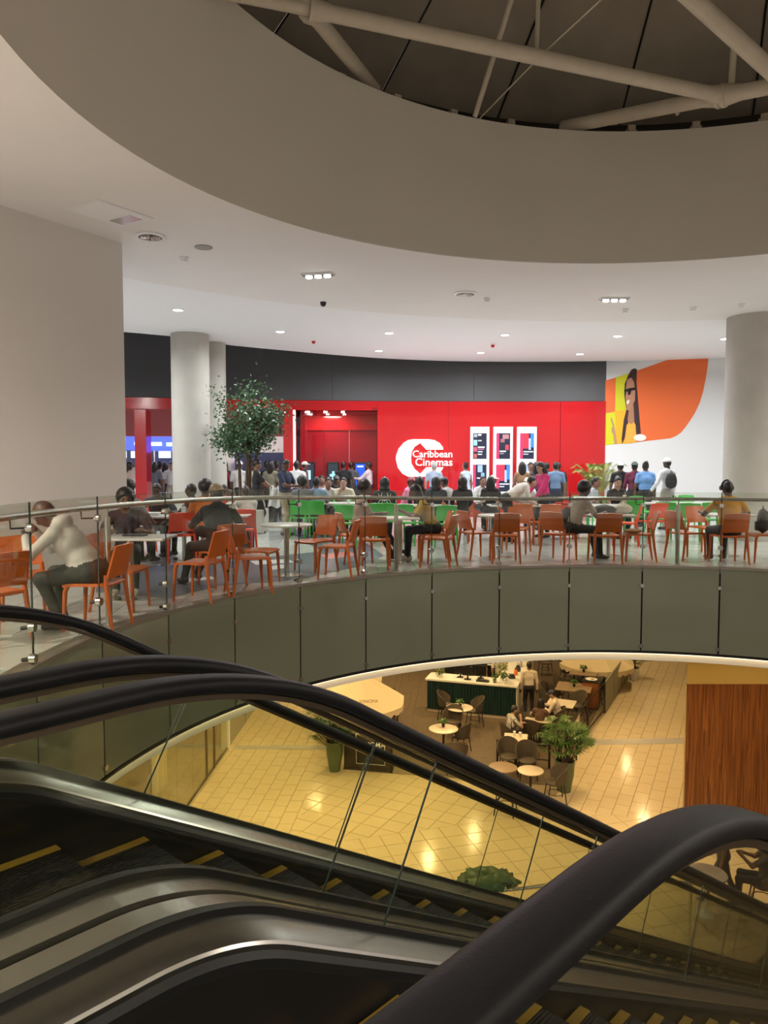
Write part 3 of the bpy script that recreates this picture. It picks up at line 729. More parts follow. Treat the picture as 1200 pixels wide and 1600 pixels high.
# ---------------------------------------------------------------- shop front at left, under the balcony
sh = struct(empty('window_1'), 'glass shop front of the lower storey under the balcony', 'window')
g0 = Vector((-4.52, 15.2)); g1 = Vector((-3.98, 26.5)); gd = (g1-g0).normalized(); glen = (g1-g0).length
M['bronze'] = mat('bronze frame', (.20, .15, .08), .4, .5)
def shopseg(name, a, b, z0, z1, m, th=.05, off=0.0, parent=sh):
    n = Vector((-gd.y, gd.x)); p = g0+gd*a+n*off; q = g0+gd*b+n*off
    return MB().prism([(p.x, p.y), (q.x, q.y), (q.x+n.x*th, q.y+n.y*th), (p.x+n.x*th, p.y+n.y*th)], z0, z1).build(name, m, parent)
pos = [0, 1.1, 2.25, 3.4, 4.1, 5.4]
for a, b in zip(pos[:-1], pos[1:]): shopseg('shop_pane', a+.01, b-.01, LZ+.08, -2.0, G_shop, .012, .02)
shopseg('sill', 0, 5.45, LZ, LZ+.08, M['chrome'], .08); shopseg('head', 0, 5.45, -2.0, -1.6, M['bronze'], .08)
for a in (3.38, 4.08): shopseg('door_stile', a, a+.04, LZ, -2.0, M['bronze'], .06)
shopseg('white_jamb', 5.45, 5.62, LZ, -1.6, M['white'], .2)
for a in (6.9, 9.0): shopseg('stone_pier', a-1.25, a+.75, LZ, -1.6, mat('grey stone pier', (.34, .31, .26), .25, noise=.1, nscale=2), .3, .05)
shopseg('shop_back', -4, 7, LZ, -1.6, mat('shop interior wall', (.55, .44, .26), .8), .1, 3.2)
shopseg('shop_floor', -3, 7, LZ-.01, LZ+.003, mat('shop floor', (.36, .28, .16), .3), 3.2, .08)
shopseg('display_plinth', -1.5, .95, LZ, LZ+.55, M['white'], .9, .12)
shopseg('display_rug', -1.2, .9, LZ+.55, LZ+.62, mat('olive cloth', (.16, .16, .03), .9), .7, .2)
def curtain(a, b, off, z0, z1, col, label):
    n = Vector((-gd.y, gd.x)); m = mat('curtain '+label[:12], col, .9)
    def f(u, v):
        p = g0+gd*lerp(a, b, u)+n*(off+.05*math.sin(u*PI*9)); return Vector((p.x, p.y, lerp(z0, z1, v)))
    o = MB().sheet(f, 36, 1, .006).build('curtain', m, smooth=60); tag(o, label, 'curtain')
curtain(.75, 1.7, .45, LZ+.7, -2.0, (.66, .60, .48), 'cream pleated curtain hanging in the left shop window')
curtain(2.6, 3.2, .9, LZ+.9, -2.2, (.60, .50, .36), 'beige garment panel hanging deeper in the left shop')
shopseg('orange_panel', 3.5, 4.0, LZ+1.2, -2.2, mat('terracotta panel', (.50, .20, .06), .7), .05, .8)
# shop lamp and lower downlights
for a in (1.0, 4.0):
    p = g0+gd*a+Vector((-gd.y, gd.x))*1.3; area('shop_lamp', (p.x, p.y, -1.75), 30, .5, (1, .78, .42))
lows = [(-2.6, 16.5), (-2.6, 21.0), (.4, 17.2), (1.4, 23.4), (2.6, 20.2), (3.0, 25.0), (5.6, 18.2), (6.0, 22.2), (8.6, 20.5), (9.0, 26), (.0, 28), (5.5, 29), (10, 31), (-2.4, 27), (4.4, 14.6), (0.5, 14.2), (8, 14.2), (-2.8, 13.0)]
lm = MB().lathe([(.09, 0), (.09, -.01), (.11, -.012), (.11, 0)], (0, 0, 0), 16).mesh('ring', M['white']); le = MB().lathe([(.085, -.004), (.085, -.008)], (0, 0, 0), 16).mesh('lens', emat('warm lamp lens', (1, .75, .42), 6))
for i, (x, y) in enumerate(lows):
    r = tag(link(lm, 'downlight', None, (x, y, -1.54)), 'warm recessed downlight in the lower storey ceiling', 'downlight', 'downlights of the lower storey'); link(le, 'lens', r)
    area('lower_lamp', (x, y, -1.66), LOWER_W*(.55 if x > 4.8 else 1.25 if x < 0 else .9), .22, WARM, spread=2.6)

# ---------------------------------------------------------------- cafe counter
cl = Vector(P(667, 1113)); cr = Vector(P(806, 1127)); cv = (cr-cl).normalized(); cn = Vector((-cv.y, cv.x)); cw = (cr-cl).length
cnt = tag(empty('cafe_counter', (cl.x, cl.y, DZk), math.atan2(cv.y, cv.x)), 'dark teal fluted cafe counter with white marble top', 'counter')
MB().bbox((0, .04, .0), (cw, .6, .10), .004).build('plinth', M['stone'], cnt)
nf = 30
for k in range(nf): MB().bbox((k*cw/nf+.003, .0, .10), ((k+1)*cw/nf-.003, .6, 1.02), .008).build('fluted_slat', M['teal'], cnt)
MB().bbox((-.05, -.05, 1.02), (cw+.05, .72, 1.08), .006).build('marble_top', M['marble'], cnt)
MB().bbox((cw-.62, .6, 0), (cw-.02, 4.6, 1.02), .01).build('side_body', M['stone'], cnt); MB().bbox((cw-.68, .72, 1.02), (cw+.05, 4.7, 1.08), .006).build('side_top', M['marble'], cnt)
MB().bbox((cw-.02, .02, .02), (cw+.02, .9, 1.0), .004).build('end_panel', M['marble'], cnt)
MB().bbox((.0, 2.4, 0), (2.0, 2.95, 1.02), .01).build('rear_cabinet', M['screenk'], cnt); MB().bbox((-.02, 2.36, 1.02), (2.04, 3.0, 1.06), .005).build('rear_top', M['marble'], cnt)
def cat_(x, y, z=1.08): return Vector((cl.x, cl.y, DZk+z))+Vector((*cv, 0))*x+Vector((*cn, 0))*y
crot = math.atan2(cv.y, cv.x)
def put(o, x, y, z=1.08, r=0): o.location = cat_(x, y, z); o.rotation_euler = (0, 0, crot+r); return o
def monitor(x, y, label, w=.34, h=.28, r=0):
    o = tag(empty('pos_monitor'), label, 'monitor'); put(o, x, y, 1.08, r)
    MB().bbox((-w/2, -.02, .12), (w/2, .02, .12+h), .006).build('screen', M['screenk'], o); MB().lathe([(.03, .01), (.02, .14)], (0, .02, 0), 10).build('stand', M['black'], o); MB().bbox((-.10, -.08, 0), (.10, .10, .012), .003).build('base', M['black'], o)
monitor(.98, .42, 'dark till monitor at the left on the cafe counter'); monitor(1.25, .25, 'dark till monitor in front facing the guests'); monitor(1.62, .5, 'dark till monitor at the right on the cafe counter', r=.3)
o = tag(empty('card_terminal'), 'flat black till keyboard tray on the counter top', 'till'); put(o, 1.75, .12); MB().bbox((-.2, -.06, 0), (.2, .10, .05), .01).build('tray', M['black'], o); MB().bbox((-.17, -.04, .05), (.17, .08, .06), .004).build('keys', M['screenk'], o)
def coffee(x, y, label):
    o = tag(empty('coffee_machine'), label, 'machine'); put(o, x, y)
    MB().bbox((-.32, -.22, .05), (.32, .22, .42), .02).build('housing', M['chrome'], o); MB().bbox((-.30, -.26, 0), (.30, .24, .06), .01).build('drip_tray', M['black'], o)
    for k in (-.15, .15): MB().tube([(k, -.22, .26), (k, -.34, .24)], .018, 8).build('group_handle', M['black'], o)
coffee(.55, 2.6, 'steel espresso machine on the rear cabinet of the cafe bar'); coffee(1.5, 2.65, 'second steel coffee machine at the rear cabinet, right side')
def vase(x, y, label, leafm, h=.4, pot=M['white'], spread=.16, n=120, lowpot=.12):
    o = tag(empty('counter_plant'), label, 'plant'); put(o, x, y); MB().lathe([(.05, 0), (.06, lowpot), (.05, lowpot), (.045, .02)], n=14).build('pot', pot, o, smooth=40)
    foliage(h, spread, n, leafm, lowpot).build('foliage', leafm, o)
    return o
def foliage(h, spread, n, m, z0, leaf=.07):
    mb = MB(); rnd = random.Random(int(h*1000+n))
    for i in range(n):
        a = rnd.random()*2*PI; e = rnd.random()**.6; r = spread*e*math.sqrt(rnd.random()); z = z0+rnd.random()*h
        c = Vector((r*math.cos(a), r*math.sin(a), z)); d = Vector((math.cos(a)*.8+rnd.uniform(-.5, .5), math.sin(a)*.8+rnd.uniform(-.5, .5), rnd.uniform(-.1, .9))).normalized()
        w = d.cross(Vector((rnd.uniform(-1, 1), rnd.uniform(-1, 1), rnd.uniform(-1, 1)))).normalized()
        L = leaf*rnd.uniform(.7, 1.3); mb.add([c, c+d*L*.5+w*L*.22, c+d*L, c+d*L*.5-w*L*.22], [(0, 1, 2, 3)])
    return mb
vase(.30, .3, 'low bushy green plant in white pot at the counter left end', M['leafl'], .22, M['white'], .12, 120); vase(.42, .12, 'small round plant with white pot near the counter edge', M['leafl'], .16, M['white'], .10, 90)
vase(2.30, .45, 'tall yellow green floral arrangement on the counter', M['leafy'], .55, M['white'], .22, 320); vase(2.12, .15, 'dark glass jar with green sprig at the counter right', M['leafl'], .16, M['potg'], .07, 60); vase(2.42, .12, 'squat planter of clipped greenery at the counter corner', M['leafl'], .20, M['white'], .10, 140)
o = tag(empty('menu_holder'), 'orange wooden menu stand on the counter left end', 'menu stand'); put(o, .22, .62); MB().bbox((-.05, -.03, 0), (.05, .03, .42), .004).build('post', mat('orange wood', (.45, .20, .04), .5), o); MB().bbox((-.08, -.06, 0), (.08, .06, .02), .004).build('foot', M['black'], o)
def jar(x, y, label, col, r=.06, h=.2):
    o = tag(empty('glass_jar'), label, 'jar'); put(o, x, y); MB().lathe([(r*.9, 0), (r, .02), (r, h*.7), (r*.6, h*.85), (r*.6, h)], n=14).build('body', mat('jar '+label[:9], col, .25), o, smooth=40); MB().lathe([(r*.65, h), (r*.65, h+.03)], n=14).build('lid', M['black'], o)
jar(2.62, 1.2, 'orange jar on the marble side counter', (.65, .18, .03)); jar(2.55, .8, 'dark bowl-like jar on the side counter front', (.03, .03, .03), .12, .10); jar(2.62, 1.7, 'black canister on the side counter', (.03, .03, .03), .09, .16); jar(2.6, 2.3, 'steel canister far along the side counter', (.4, .4, .4), .08, .2)
# ---------------------------------------------------------------- cafe furniture
def wicker_chair():
    r = empty('wicker_chair')
    MB().lathe([(.20, .42), (.225, .44), (.225, .46), (.20, .475)], n=20).build('seat', M['wicker'], r, smooth=40)
    def f(u, v):
        a = lerp(-.15, PI+.15, u); hgt = .62+.26*math.sin(u*PI)**.8
        rr = .245+.05*v; return Vector((rr*math.cos(a), -rr*math.sin(a)*1.02+.02, lerp(.47, hgt, v)))
    MB().sheet(f, 18, 4, .018).build('backrest', M['wicker'], r, smooth=50)
    for sx in (-1, 1):
        for sy in (-1, 1): MB().tube([(sx*.17, sy*.16, .44), (sx*.215, sy*.215, 0)], .014, 8).build('leg', M['blackmetal'], r)
    MB().tube([(.19*math.cos(a*PI/8), .19*math.sin(a*PI/8), .20) for a in range(16)], .008, 6, closed=True).build('stretcher', M['blackmetal'], r)
    return r
wk = wicker_chair(); kids_of(wk); wk_used = [False]
def wchair(px, py, face, label):
    p = atz(px, py, DZk+.45)
    o = wk if not wk_used[0] else copy_tree(wk)
    wk_used[0] = True; o.location = (p.x, p.y, DZk); o.rotation_euler = (0, 0, -math.radians(face)); tag(o, label, 'chair', 'wicker cafe chairs')
def ctable(px, py, label, shape='round', m='stone', r=.39, rot=0.0, sx=.7, sy=.7):
    p = atz(px, py, DZk+.74); o = tag(empty('cafe_table', (p.x, p.y, DZk), rot), label, 'table', 'cafe tables')
    if shape == 'round': MB().lathe([(r-.01, .71), (r, .72), (r, .735), (r-.01, .74)], n=32).build('tabletop', M[m], o, smooth=40)
    else: MB().bbox((-sx/2, -sy/2, .705), (sx/2, sy/2, .74), .008).build('tabletop', M[m], o)
    MB().lathe([(.03, .02), (.03, .71)], n=12).build('pedestal', M['blackmetal'], o)
    for k in range(4):
        a = k*PI/2+PI/4; MB().tube([(0, 0, .05), (.28*math.cos(a), .28*math.sin(a), .016)], .016, 6).build('foot', M['blackmetal'], o)
    return p
def sprig(p, label, dx=0, dy=0):
    o = tag(empty('table_plant', (p.x+dx, p.y+dy, DZk+.74)), label, 'plant'); MB().lathe([(.035, 0), (.045, .09), (.04, .09), (.03, .01)], n=12).build('pot', M['blackmetal'], o, smooth=40); foliage(.12, .10, 70, M['leafl'], .08, .08).build('foliage', M['leafl'], o)
sprig(ctable(718, 1105, 'round cream table directly in front of the teal counter'), 'small potted sprig on the round table nearest the counter', .02)
sprig(ctable(693, 1138, 'round cream table partly hidden by the escalator handrail'), 'small potted sprig on the round table by the handrail', 0, .1)
wchair(697, 1101, 110, 'wicker chair at the left of the table facing the counter'); wchair(742, 1110, -100, 'wicker chair at the right of the table facing the counter')
wchair(708, 1127, -160, 'wicker chair behind the round table near the handrail'); wchair(720, 1150, -60, 'wicker chair right of the round table near the handrail'); wchair(713, 1180, 10, 'wicker chair seen just under the escalator handrail')
ctable(829, 1203, 'round table behind the near escalator, beside the tall green pot', 'round', 'stone', .30); ctable(786, 1198, 'round brown table cut by the handrail line', 'round', 'brownwood', .33)
wchair(795, 1182, 180, 'wicker chair behind the brown round table at the front'); wchair(824, 1188, 180, 'wicker chair behind the small cream table at the front'); wchair(868, 1222, -90, 'wicker chair beside the green pot at the deck corner'); wchair(790, 1240, 20, 'wicker chair seen through escalator glass at the deck edge')
p = ctable(806, 1152, 'cream table where the man in the striped shirt sits', 'sq', 'stone', sx=.6, sy=.6, rot=-.2); TG = p
wchair(797, 1152, 75, 'wicker chair carrying the man in the striped shirt'); wchair(818, 1140, 180, 'wicker chair across from the striped shirt, near the plant')
p = ctable(843, 1122, 'cream table with food in front of the guest with a navy cap', 'sq', 'stone', sx=.75, sy=.65, rot=-.35); TF = p
wchair(815, 1128, 80, 'wicker chair left of the food table'); wchair(868, 1125, -70, 'wicker chair of the guest with the navy cap'); wchair(826, 1143, 20, 'wicker chair near the food table front side')
ctable(877, 1098, 'cream square table between wicker chairs near the cap guest', 'sq', 'stone', sx=.8, sy=.75, rot=-.4)
wchair(856, 1098, 60, 'wicker chair left of the cream square table'); wchair(858, 1087, 130, 'wicker chair behind left of the cream square table'); wchair(902, 1102, -120, 'wicker chair right of the cream square table by the cabinet')
sprig(ctable(897, 1073, 'large brown wooden table in the middle of the cafe', 'sq', 'brownwood', sx=1.1, sy=1.0, rot=-.35), 'dark candle pot with sprig on the large brown table')
wchair(868, 1083, 80, 'wicker chair at the near left of the large brown table'); wchair(876, 1070, 80, 'wicker chair at the far left of the large brown table'); wchair(928, 1078, -90, 'wicker chair at the right of the large brown table')
sprig(ctable(912, 1050, 'far brown table below the cream parasol', 'sq', 'brownwood', sx=.9, sy=.8, rot=-.35), 'dark candle pot on the far brown table')
wchair(886, 1049, 80, 'wicker chair left of the far brown table'); wchair(898, 1038, 150, 'wicker chair behind the far brown table'); wchair(935, 1052, -80, 'wicker chair right of the far brown table'); wchair(852, 1035, 170, 'lone wicker chair far behind the waiter')
# things on the tables
def cup(p, dx, dy, label, col, r=.035, h=.11):
    o = tag(empty('cup', (p.x+dx, p.y+dy, DZk+.74)), label, 'cup'); MB().lathe([(r*.75, 0), (r, h), (r*.9, h), (r*.65, .01)], n=12).build('body', mat('cup '+str(col), col, .3), o, smooth=40); MB().lathe([(r*1.05, h), (r*1.05, h+.012)], n=12).build('lid', M['white'], o)
cup(TG, -.02, .1, 'white takeaway cup on the table of the striped shirt guest', (.7, .68, .62)); cup(TG, .12, .05, 'second white cup beside the first on the guest table', (.66, .64, .6), .04, .1)
cup(TF, -.2, .1, 'glass on the food table near its left corner', (.5, .5, .42), .03, .13)
def plate(p, dx, dy, label, food):
    o = tag(empty('plate', (p.x+dx, p.y+dy, DZk+.74)), label, 'plate'); MB().lathe([(.07, 0), (.12, .018), (.115, .022), (.06, .008)], n=20).build('dish', M['white'], o, smooth=50); MB().sphere((0, 0, .02), (.07, .06, .03)).build('food', mat('food '+str(food), food, .7, noise=.4, nscale=30), o, smooth=60)
plate(TF, .05, -.12, 'plate of food in front of the navy cap guest', (.4, .2, .06)); plate(TF, -.1, .0, 'plate with greens on the food table', (.12, .25, .04))
# cabinet station with tray
p = atz(926, 1108, DZk); o = tag(empty('service_cabinet', (p.x, p.y+.2, DZk), -.4), 'reddish wooden service cabinet with dark top beside the railing', 'cabinet')
MB().bbox((-.25, -.22, .04), (.25, .22, .86), .008).build('body', mat('cherry wood', (.24, .085, .02), .4, noise=.2, nscale=3, stretch=(10, 10, 1)), o); MB().bbox((-.27, -.24, .86), (.27, .24, .89), .005).build('top', M['blackmetal'], o); MB().bbox((-.22, -.2, 0), (.22, .2, .04), .003).build('plinth', M['black'], o); MB().bbox((-.2, -.235, .1), (.2, -.22, .8), .003).build('door', mat('cherry wood', (.24, .085, .02), .4), o)
p2 = p+Vector((0, .2, .89)); o = tag(empty('serving_tray', p2), 'white dish set on the service cabinet', 'tray'); MB().lathe([(.12, 0), (.19, .03), (.185, .035), (.11, .01)], n=20).build('dish', M['white'], o, smooth=50); MB().sphere((.03, 0, .05), (.06, .05, .035)).build('napkin', M['cream'], o)
# railing along the walkway: dark frame then grey panels
rb = [Vector((*P(872, 1236), DZk)), Vector((*P(905, 1166), DZk)), Vector((*P(944, 1115), DZk)), Vector((*P(980, 1060), DZk))]
o = tag(empty('cafe_railing'), 'dark metal railing along the walkway edge of the cafe', 'railing')
for q in (rb[0], rb[0].lerp(rb[2], .33), rb[1].lerp(rb[2], .3), rb[2]): MB().box((-.02, -.02, 0), (.02, .02, 1.0)).build('post', M['blackmetal'], o).location = q
for z in (.98, .5, .12): MB().tube([rb[0]+Vector((0, 0, z)), rb[1]+Vector((0, 0, z)), rb[2]+Vector((0, 0, z))], .022, 6).build('rail', M['blackmetal'], o)
MB().slab([rb[0]+Vector((0, 0, .12)), rb[1]+Vector((0, 0, .12)), rb[1]+Vector((0, 0, .98)), rb[0]+Vector((0, 0, .98))], (.006, .003, 0)).build('glass_infill', G_shop, o)
o = tag(empty('cafe_screen'), 'row of grey screen panels continuing the cafe railing', 'screen')
for k in range(3):
    a = rb[2].lerp(rb[3], k/3+.01); b = rb[2].lerp(rb[3], (k+1)/3-.01); d = (b-a).normalized(); n = Vector((d.y, -d.x, 0))*.04
    MB().slab([a, b, b+Vector((0, 0, 1.0)), a+Vector((0, 0, 1.0))], n).build('panel', mat('grey planter panel', (.22, .21, .17), .5), o)
# short front barrier
p = atz(777, 1192, DZk); q = atz(858, 1200, DZk); o = tag(empty('front_barrier', p), 'short dark barrier frame in front of the striped shirt guest', 'barrier'); d = q-p
for f in (0, 1): MB().box((-.025, -.025, 0), (.025, .025, .62)).build('post', M['blackmetal'], o).location = d*f
MB().tube([Vector((0, 0, .6)), d+Vector((0, 0, .6))], .03, 4).build('top_bar', M['blackmetal'], o); MB().tube([Vector((0, 0, .2)), d+Vector((0, 0, .2))], .015, 6).build('low_bar', M['blackmetal'], o)
# sign partition
a = atz(537, 1202, LZ); b = atz(612, 1208, LZ); d = b-a; an = math.atan2(d.y, d.x); L = d.length
o = tag(empty('partition_planter', a, an), 'low dark partition box at the cafe corner behind the sign', 'partition')
MB().bbox((0, .02, .05), (L*.98, .30, .86), .01).build('box', mat('dark brown panel', (.05, .035, .022), .5, noise=.2, nscale=4), o); MB().bbox((-.01, 0, .86), (L, .32, .90), .006).build('top_rail', M['blackmetal'], o); MB().bbox((-.01, .0, 0), (L, .34, .05), .004).build('base', mat('dark brown panel', (.05, .035, .022), .5), o)
MB().box((L-.03, -.03, 0), (L+.02, .02, 1.02)).build('corner_post', M['blackmetal'], o)
sg = tag(empty('cafe_sign', a+d*.27+Vector((d.y, -d.x, 0)).normalized()*.03, an), 'black framed cafe sign with white SONOMA lettering', 'sign')
sw, s_h = L*.60, .78
SB = .20
MB().bbox((0, -.02, SB), (sw, .012, SB+s_h), .003).build('board', mat('sign black', (.018, .015, .013), .6), sg)
fr = MB(); t_ = .012
for x0, x1, z0, z1 in ((.0, sw, SB, SB+t_), (0, sw, SB+s_h-t_, SB+s_h), (0, t_, SB, SB+s_h), (sw-t_, sw, SB, SB+s_h)): fr.box((x0, -.024, z0), (x1, -.02, z1))
fr.build('white_border', M['white'], sg)
me = text_mesh('SONOMA', .175, .002, .002); me.materials.append(M['white']); lo = link(me, 'lettering', sg, (sw/2, -.023, SB+s_h*.66)); lo.rotation_euler = (PI/2, 0, 0)
MB().box((sw*.22, -.023, SB+s_h*.50), (sw*.78, -.021, SB+s_h*.51)).build('underline', M['white'], sg)
# condiments on the partition
for k, (x, c, w) in enumerate(((.12, (.6, .58, .5), .06), (.33, (.12, .1, .08), .04), (.5, (.3, .22, .12), .035))):
    o = tag(MB().bbox((-w, -w*.7, 0), (w, w*.7, .10), .006).build('napkin_box', mat('box'+str(k), c, .5)), ('white napkin holder on the sign partition', 'dark condiment box on the sign partition', 'brown sauce box on the sign partition')[k], 'box'); o.location = a+d.normalized()*x*1.3+Vector((-d.y, d.x, 0)).normalized()*.15+Vector((0, 0, .90)); o.rotation_euler = (0, 0, an)
# parasols
def parasol(c, R, hz, rise, label, text=None, poles=True, n=8, rot=0.0):
    o = tag(empty('parasol', (c.x, c.y, LZ+.02)), label, 'parasol'); hz -= LZ+.02
    MB().lathe([(.03, .0), (.03, hz+rise)], n=12).build('pole', mat('pole wood', (.25, .17, .08), .5), o); MB().lathe([(.32, 0), (.32, .06), (.05, .09)], n=24).build('base', M['blackmetal'], o, smooth=40)
    for k in range(n):
        a0 = 2*PI*k/n+rot; a1 = 2*PI*(k+1)/n+rot
        def f(u, v):
            a = lerp(a0, a1, u); ch = math.cos(PI/n)/math.cos((a-a0)-PI/n); r = R*v*lerp(1, ch, .8)
            return Vector((r*math.cos(a), r*math.sin(a), hz+rise*(1-v**1.25)-.04*math.sin(u*PI)*v))
        pn = MB().sheet(f, 6, 6, .008).build('canopy_panel', M['cream'], o, smooth=60)
        def g(u, v):
            a = lerp(a0, a1, u); ch = math.cos(PI/n)/math.cos((a-a0)-PI/n); r = R*lerp(1, ch, .8)
            return Vector((r*math.cos(a), r*math.sin(a), hz-.04*math.sin(u*PI)-v*(.12+.07*abs(math.sin(u*PI*4)))))
        MB().sheet(g, 24, 1, .006).build('scalloped_valance', M['cream'], pn)
        MB().tube([(0, 0, hz+rise-.03), (R*math.cos(a0), R*math.sin(a0), hz-.02)], .008, 5).build('rib', M['white'], o)
    if text:
        me = text_mesh(text, .12, .002); me.materials.append(mat('dark print', (.12, .09, .05), .8)); lo = link(me, 'lettering', o)
        lo.location = (.25*R, -R*.80, hz+rise*.40); lo.rotation_euler = (math.radians(62), 0, .12)
    return o
pc = atY(558, 1072, 21.8); parasol(pc, 1.42, atY(558, 1094, 21.8).z, .78, 'cream scalloped parasol behind the sign and the tall plant', 'SONOMA', rot=.3)
pc = atY(932, 1040, 27.0); parasol(pc, 1.35, atY(932, 1046, 26).z, .6, 'cream parasol over the far cafe tables', None, rot=.1)
# bench silhouettes below parasol: dark sofas
for (px, py, l) in ((580, 1108, 'dark cafe sofa under the parasol, left one'), (603, 1103, 'dark cafe sofa under the parasol, right one')):
    p = atz(px, py, DZk+.4); o = tag(empty('lounge_chair', (p.x, p.y, DZk), .2), l, 'chair'); MB().bbox((-.35, -.35, .15), (.35, .35, .42), .03).build('seat', mat('aubergine fabric', (.05, .02, .022), .8), o); MB().bbox((-.35, .25, .42), (.35, .37, .85), .03).build('backrest', mat('aubergine fabric', (.05, .02, .022), .8), o)
    for sx in (-.3, .3):
        for sy in (-.3, .3): MB().tube([(sx, sy, 0), (sx, sy, .16)], .02, 6).build('leg', M['blackmetal'], o)
# ---------------------------------------------------------------- big potted palms of the cafe
def fan_leaf(mb, base, d, up, L, nf=9, spread=1.5):
    d = d.normalized(); side = d.cross(up).normalized(); up2 = side.cross(d)
    for k in range(nf):
        a = lerp(-spread, spread, k/(nf-1)); q = (d*math.cos(a)+side*math.sin(a)); l = L*(1-.25*abs(a)/spread)
        w = q.cross(up2).normalized()*L*.055; m_ = base+q*l*.55+up2*.03*L; e = base+q*l-up2*L*.14
        mb.add([base, m_+w, e, m_-w], [(0, 1, 2, 3)])
def potted(px, py, label, ph, pr, crown, R, nl, m, seed, z=LZ, leafL=.30, pot='potg'):
    p = atz(px, py, z); o = tag(empty('potted_palm', (p.x, p.y, z)), label, 'plant'); rnd = random.Random(seed)
    MB().lathe([(pr*.62, 0), (pr*.95, ph*.55), (pr, ph*.95), (pr*1.03, ph), (pr*.9, ph), (pr*.88, ph-.06)], n=28, cap=False).build('pot', M[pot], o, smooth=40)
    MB().lathe([(.01, ph-.06), (pr*.9, ph-.06)], n=20).build('soil', M['soil'], o)
    st = MB(); lf = MB()
    for i in range(nl):
        a = rnd.random()*2*PI; r = R*rnd.random()**.6; hz = ph+crown*rnd.uniform(.25, 1.0)*(1-.35*(r/R)**2); top = Vector((r*math.cos(a)*.8, r*math.sin(a)*.8, hz))
        st.tube([(rnd.uniform(-.08, .08), rnd.uniform(-.08, .08), ph-.06), top*.5+Vector((0, 0, ph*.3)), top], .006, 4)
        for q in range(2): 
            b = rnd.random()*2*PI if r < R*.3 else a+rnd.uniform(-1.2, 1.2)
            fan_leaf(lf, top, Vector((math.cos(b), math.sin(b), rnd.uniform(-.1, .7))), Vector((0, 0, 1)), leafL*rnd.uniform(.8, 1.2))
    st.build('stems', M['bark'], o); lf.build('fronds', M[m], o)
    return o
potted(523, 1204, 'tall green pot with fan palm left of the cafe sign', .78, .22, 1.02, .78, 95, 'leafd', 3)
potted(882, 1236, 'tall green pot with bright fan palm at the walkway corner', .76, .23, 1.05, .62, 60, 'leafl', 5)
potted(990, 1062, 'small pot with palm at the far end of the screen panels', .45, .2, .7, .5, 26, 'leafl', 9, leafL=.34, pot='white')
p = atY(1000, 1028, 29.5); potted(1000, 1062, 'yellow blossom planter beyond the far palm', .45, .18, .5, .4, 20, 'leafy', 11, leafL=.2, pot='white').location = (p.x+.3, p.y+1.2, LZ)
# big leaf plant and curved rail near the escalator foot
pb = atz(760, 1368, -4.75); o = tag(empty('broadleaf_plant', (pb.x, pb.y, LZ)), 'broad leaved green plant rising behind the escalator deck', 'plant'); H_ = -4.75-LZ
MB().lathe([(.30, 0), (.42, .6), (.44, .62), (.38, .62), (.36, .55)], n=28).build('pot', M['potg'], o, smooth=40)
rnd = random.Random(4); MB().lathe([(.05, .5), (.04, H_-.1)], n=8).build('stem', M['bark'], o)
for i in range(22):
    a = i*2.4; el = rnd.uniform(.05, 1.15); L = rnd.uniform(.42, .62)*(1.1-.3*el); z0 = H_-.06+rnd.uniform(-.08, .10)
    def f(u, v):
        w = .20*math.sin(min(1, v*1.05)*PI)**.55*(u-.5)*2*(1+.16*math.sin(v*34)); x = .05+v*L*math.cos(el*(1-.5*v)); h_ = v*L*math.sin(el*(1-.75*v))
        return Vector((math.cos(a)*x-math.sin(a)*w, math.sin(a)*x+math.cos(a)*w, z0+h_-.10*v*v-.16*abs(u-.5)*L*2*.5))
    MB().sheet(f, 6, 14, .004).build('leaf', M['leafd'], o, smooth=60)
cr_ = [atz(738, 1396, LZ+1.0), atz(820, 1388, LZ+1.0), atz(900, 1378, LZ+1.0), atz(1000, 1375, LZ+1.0), atz(1080, 1380, LZ+1.0)]
o = tag(empty('curved_guard_rail', (cr_[0].x, cr_[0].y, LZ)), 'grey curved guard rail beside the broadleaf plant', 'rail'); o.location = (0, 0, 0)
MB().tube(cr_, .028, 8).build('top_rail', M['chrome'], o, smooth=50)
for q in cr_[::2]: MB().tube([(q.x, q.y, LZ), q], .02, 8).build('post', M['chrome'], o)
# round pedestal table near the wood block, seen through the near escalator glass
p = atz(1102, 1430, LZ); o = tag(empty('pedestal_table', (p.x, p.y, LZ)), 'pedestal table with pale pole and disc base near the wood block', 'table'); MB().lathe([(.15, 0), (.15, .03), (.13, .04)], n=24).build('base', M['white'], o, smooth=40); MB().lathe([(.02, .04), (.02, .72)], n=10).build('pole', M['white'], o); MB().lathe([(.34, .72), (.35, .74), (.34, .755)], n=28).build('tabletop', mat('grey laminate', (.22, .20, .19), .4), o, smooth=40)
